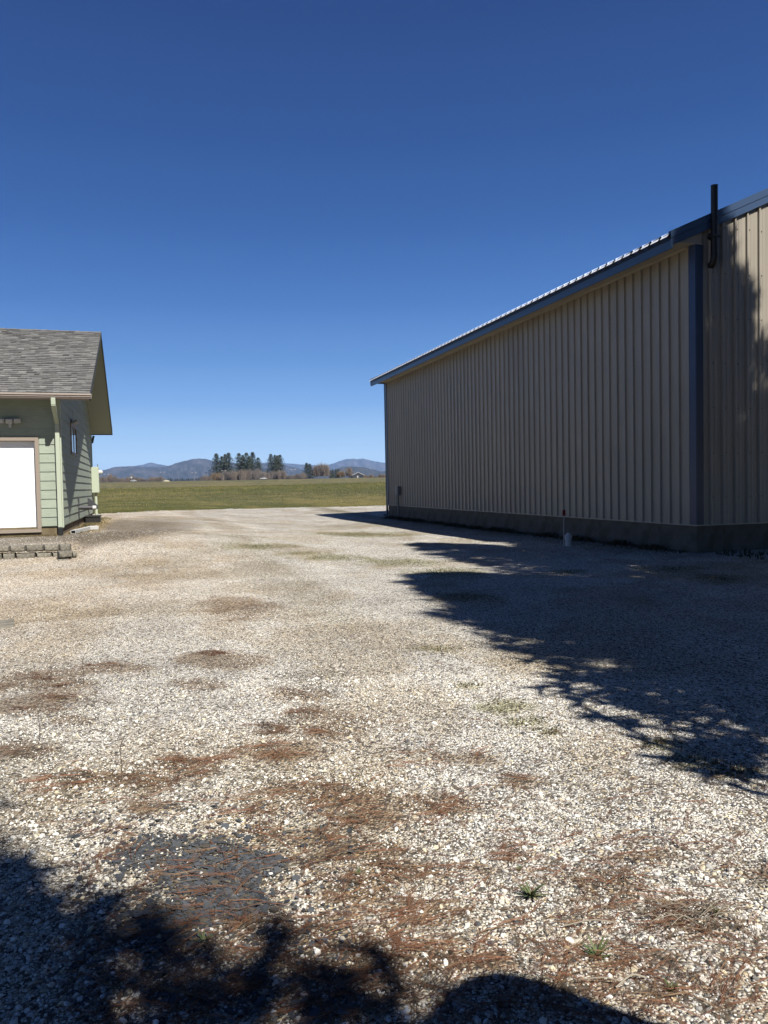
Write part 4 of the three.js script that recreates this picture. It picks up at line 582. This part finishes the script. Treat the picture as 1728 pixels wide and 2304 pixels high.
  // short grass: mossy patches, the barn's foot, the near edge of the field
  const blades = (() => { const P = []; for (let k = 0; k < 12; k++) { const a = rnd() * 6.28, l = rr(0.6, 1.1), t = rr(0.2, 0.8), b = V(gauss() * 0.18, 0, gauss() * 0.18), w = V(-Math.sin(a), 0, Math.cos(a)).multiplyScalar(0.045), m = b.clone().add(V(Math.cos(a) * t * 0.35 * l, l * 0.65, Math.sin(a) * t * 0.35 * l)), e = b.clone().add(V(Math.cos(a) * t * l, l * (1 - 0.25 * t), Math.sin(a) * t * l)); const q = (A, B, C) => P.push(A.x, A.y, A.z, B.x, B.y, B.z, C.x, C.y, C.z), b0 = b.clone().sub(w), b1 = b.clone().add(w), m0 = m.clone().addScaledVector(w, -0.7), m1 = m.clone().addScaledVector(w, 0.7); q(b0, b1, m1); q(b0, m1, m0); q(m0, m1, e); } const g = new THREE.BufferGeometry(); g.setAttribute('position', new THREE.Float32BufferAttribute(P, 3)); g.computeVertexNormals(); return g; })();
  const grass = [], tuft = (x, z, s, c) => { const v = rr(0.7, 1.3); grass.push([place(x, groundH(x, z) - 0.002, z, new THREE.Euler(gauss() * 0.15, rnd() * 6.28, gauss() * 0.15), V(s, s * rr(0.6, 1.2), s)), rgb(c[0] * v, c[1] * v, c[2] * v)]); };
  for (const p of patches) { if (p.kind !== 'moss') continue; const area = Math.abs(p.ex * p.fz - p.ez * p.fx) * 3.14, n = Math.round(clamp(area * 260, 40, 1600)); for (let k = 0; k < n; k++) { const u = gauss() * 0.7, v = gauss() * 0.7, x = p.x + p.ex * u + p.fx * v, z = p.z + p.ez * u + p.fz * v; tuft(x, z, rr(0.008, 0.026), rnd() < 0.6 ? [0.11, 0.105, 0.03] : [0.17, 0.135, 0.06]); } }
  for (let k = 0; k < 2600; k++) { const z = rr(-33, -13), x = 10.45 - Math.abs(gauss()) * 0.35; tuft(x, z, rr(0.03, 0.11) * (fbm(z * 1.5, 3, 2) > 0.5 ? 1.3 : 0.6), rnd() < 0.5 ? [0.075, 0.085, 0.03] : [0.16, 0.13, 0.07]); }
  for (let k = 0; k < 1500; k++) { const x = rr(10.6, 16), z = rr(-12.7, -9.5) + 0; if (fbm(x * 1.2, z * 1.2, 3) < 0.42) continue; tuft(x, z, rr(0.03, 0.10), [0.06, 0.085, 0.025]); }
  for (let k = 0; k < 1400; k++) { const z = rr(-31, -20.4), x = GX + 0.05 + Math.abs(gauss()) * 0.5; tuft(x, z, rr(0.02, 0.06), rnd() < 0.7 ? [0.27, 0.22, 0.10] : [0.13, 0.13, 0.05]); }
  for (let k = 0; k < 500; k++) { const x = rr(-6, GX - 0.02), z = GZ + Math.abs(gauss()) * 0.08; tuft(x, z, rr(0.02, 0.06), [0.30, 0.23, 0.11]); }
  for (let k = 0; k < 60000; k++) { const d = rr(-6, 20), R = yardR(d), r = R - 0.05 + 130 * Math.pow(rnd(), 2.6), a = d * Math.PI / 180, x = Math.sin(a) * r, z = -Math.cos(a) * r; if (x > 10.3 && z > -34) continue; const f = fieldTint(x, z); tuft(x, z, rr(0.03, 0.085) * (1 + (r - R) / 40), [f[0] * 1.9, f[1] * 1.9, f[2] * 1.6]); }
  instanced('short_grass', blades, new THREE.MeshStandardMaterial({ color: rgb(ALB, ALB, ALB), roughness: 0.9, side: THREE.DoubleSide }), grass, 'grass', 'short grass along the field edge, the barn footing and mossy gravel patches');
}
// ---------------------------------------------------------------- single weeds, twigs
{
  seed = 901;
  const wm = [mat(rgb(0.075, 0.125, 0.03), { roughness: 0.7 }), mat(rgb(0.12, 0.15, 0.04), { roughness: 0.7 })];
  const weeds = [[1147, 1938, 0.095, 'largest leafy green weed beside a drift of pine needles'], [1290, 2070, 0.075, 'green weed among pale stones below a needle drift'], [1550, 1978, 0.05, 'small green weed near the bundle of dry twigs'], [1452, 2140, 0.045, 'tiny bright green weed in the pine needles'], [440, 2036, 0.055, 'yellow green weed on the slate chips'], [1122, 1881, 0.03, 'little green sprout between pale stones'], [772, 1890, 0.04, 'small green sprout in a rust needle drift']];
  for (const [x, y, s, label] of weeds) {
    const p = spot(x, y), t = thing('weed', label, 'weed', [p.x, groundH(p.x, p.z), p.z]), n = 30;
    for (let k = 0; k < n; k++) { const a = k * 2.4, l = s * 0.62 * rr(0.3, 1.2), up = rr(0.4, 2.0), w = l * 0.075, pts = [0, 0.35, 0.7, 1].map(q => V(Math.cos(a) * l * q, l * up * (q - 0.45 * q * q), Math.sin(a) * l * q)), sd = V(-Math.sin(a), 0, Math.cos(a)), L = []; for (let i = 0; i < 3; i++) { const wa = w * [0.4, 1, 0.8, 0.05][i], wb = w * [0.4, 1, 0.8, 0.05][i + 1]; L.push([pts[i].clone().addScaledVector(sd, -wa), pts[i].clone().addScaledVector(sd, wa), pts[i + 1].clone().addScaledVector(sd, wb), pts[i + 1].clone().addScaledVector(sd, -wb)]); } part('leaf', quads(L), wm[k % 2], t); }
  }
  const dry = [mat(rgb(0.30, 0.24, 0.17)), mat(rgb(0.16, 0.12, 0.09)), mat(rgb(0.42, 0.36, 0.27))];
  const stick = (x0, y0, x1, y1, r, m, label) => { const a = spot(x0, y0), b = spot(x1, y1), c = a.clone().lerp(b, 0.5); c.x += gauss() * 0.03; c.z += gauss() * 0.03; a.y += 0.012; b.y += 0.012; c.y += 0.025; single('dry_stick', new THREE.TubeGeometry(new THREE.CatmullRomCurve3([a, c, b]), 10, r * 0.55, 6), dry[m], label, 'stick'); };
  stick(1215, 2008, 1330, 2000, 0.004, 2, 'long pale dry stem lying across the gravel');
  stick(1250, 2125, 1340, 2128, 0.004, 2, 'short pale stem between the lower weeds');
  stick(1330, 2142, 1395, 2120, 0.006, 2, 'thick straw coloured stick in a needle drift');
  stick(1570, 1715, 1640, 1740, 0.005, 1, 'dark stick by the edge of the pine shade');
  stick(700, 2150, 760, 2122, 0.006, 1, 'dark bent twig in the lower needles');
  stick(1390, 1700, 1440, 1712, 0.005, 1, 'short dark twig on the open pale gravel');
  { const p = spot(1490, 1985), t = thing('twig_bundle', 'tangle of thin grey brown twigs lying on the gravel', 'twigs', [p.x, groundH(p.x, p.z), p.z]); for (let k = 0; k < 34; k++) { const a = -YAW + gauss() * 0.5 + (k % 2 ? 3.14 : 0), l = rr(0.06, 0.19), s = V(gauss() * 0.10, rr(0.005, 0.03), gauss() * 0.07), e = s.clone().add(V(Math.cos(a) * l, rr(0.0, 0.05), -Math.sin(a) * l)), m = s.clone().lerp(e, 0.5).add(V(gauss() * 0.02, 0.02, gauss() * 0.02)); part('twig', new THREE.TubeGeometry(new THREE.CatmullRomCurve3([s, m, e]), 6, 0.0013, 5), dry[k % 3], t); } }
  const upright = (x, y, h, label) => { const p = spot(x, y), t = thing('dead_stem', label, 'dead stem', [p.x, groundH(p.x, p.z), p.z]); const main = new THREE.CatmullRomCurve3([V(0, -0.02, 0), V(0.006, h * 0.4, 0.01), V(0.0, h * 0.75, 0.01), V(0.025, h, 0)]); part('stem', new THREE.TubeGeometry(main, 10, 0.0022, 6), dry[1], t); for (let k = 0; k < 6; k++) { const q = main.getPoint(rr(0.25, 0.95)), a = rnd() * 6.28, l = h * rr(0.18, 0.4), e = q.clone().add(V(Math.cos(a) * l, l * rr(0.3, 0.9), Math.sin(a) * l)); part('branchlet', rod(q, e, 0.0013, 0.0008, 5), dry[1], t); } };
  upright(180, 1480, 0.25, 'tall dead weed stem over the brown litter by the left gravel'); upright(85, 1600, 0.22, 'branching dead weed stem beside the dark litter patch'); upright(262, 1690, 0.24, 'lone dead weed stem above the tree shadow'); upright(110, 1470, 0.2, 'short dead weed stem in the brown litter');
}
renderer.render(scene, camera);
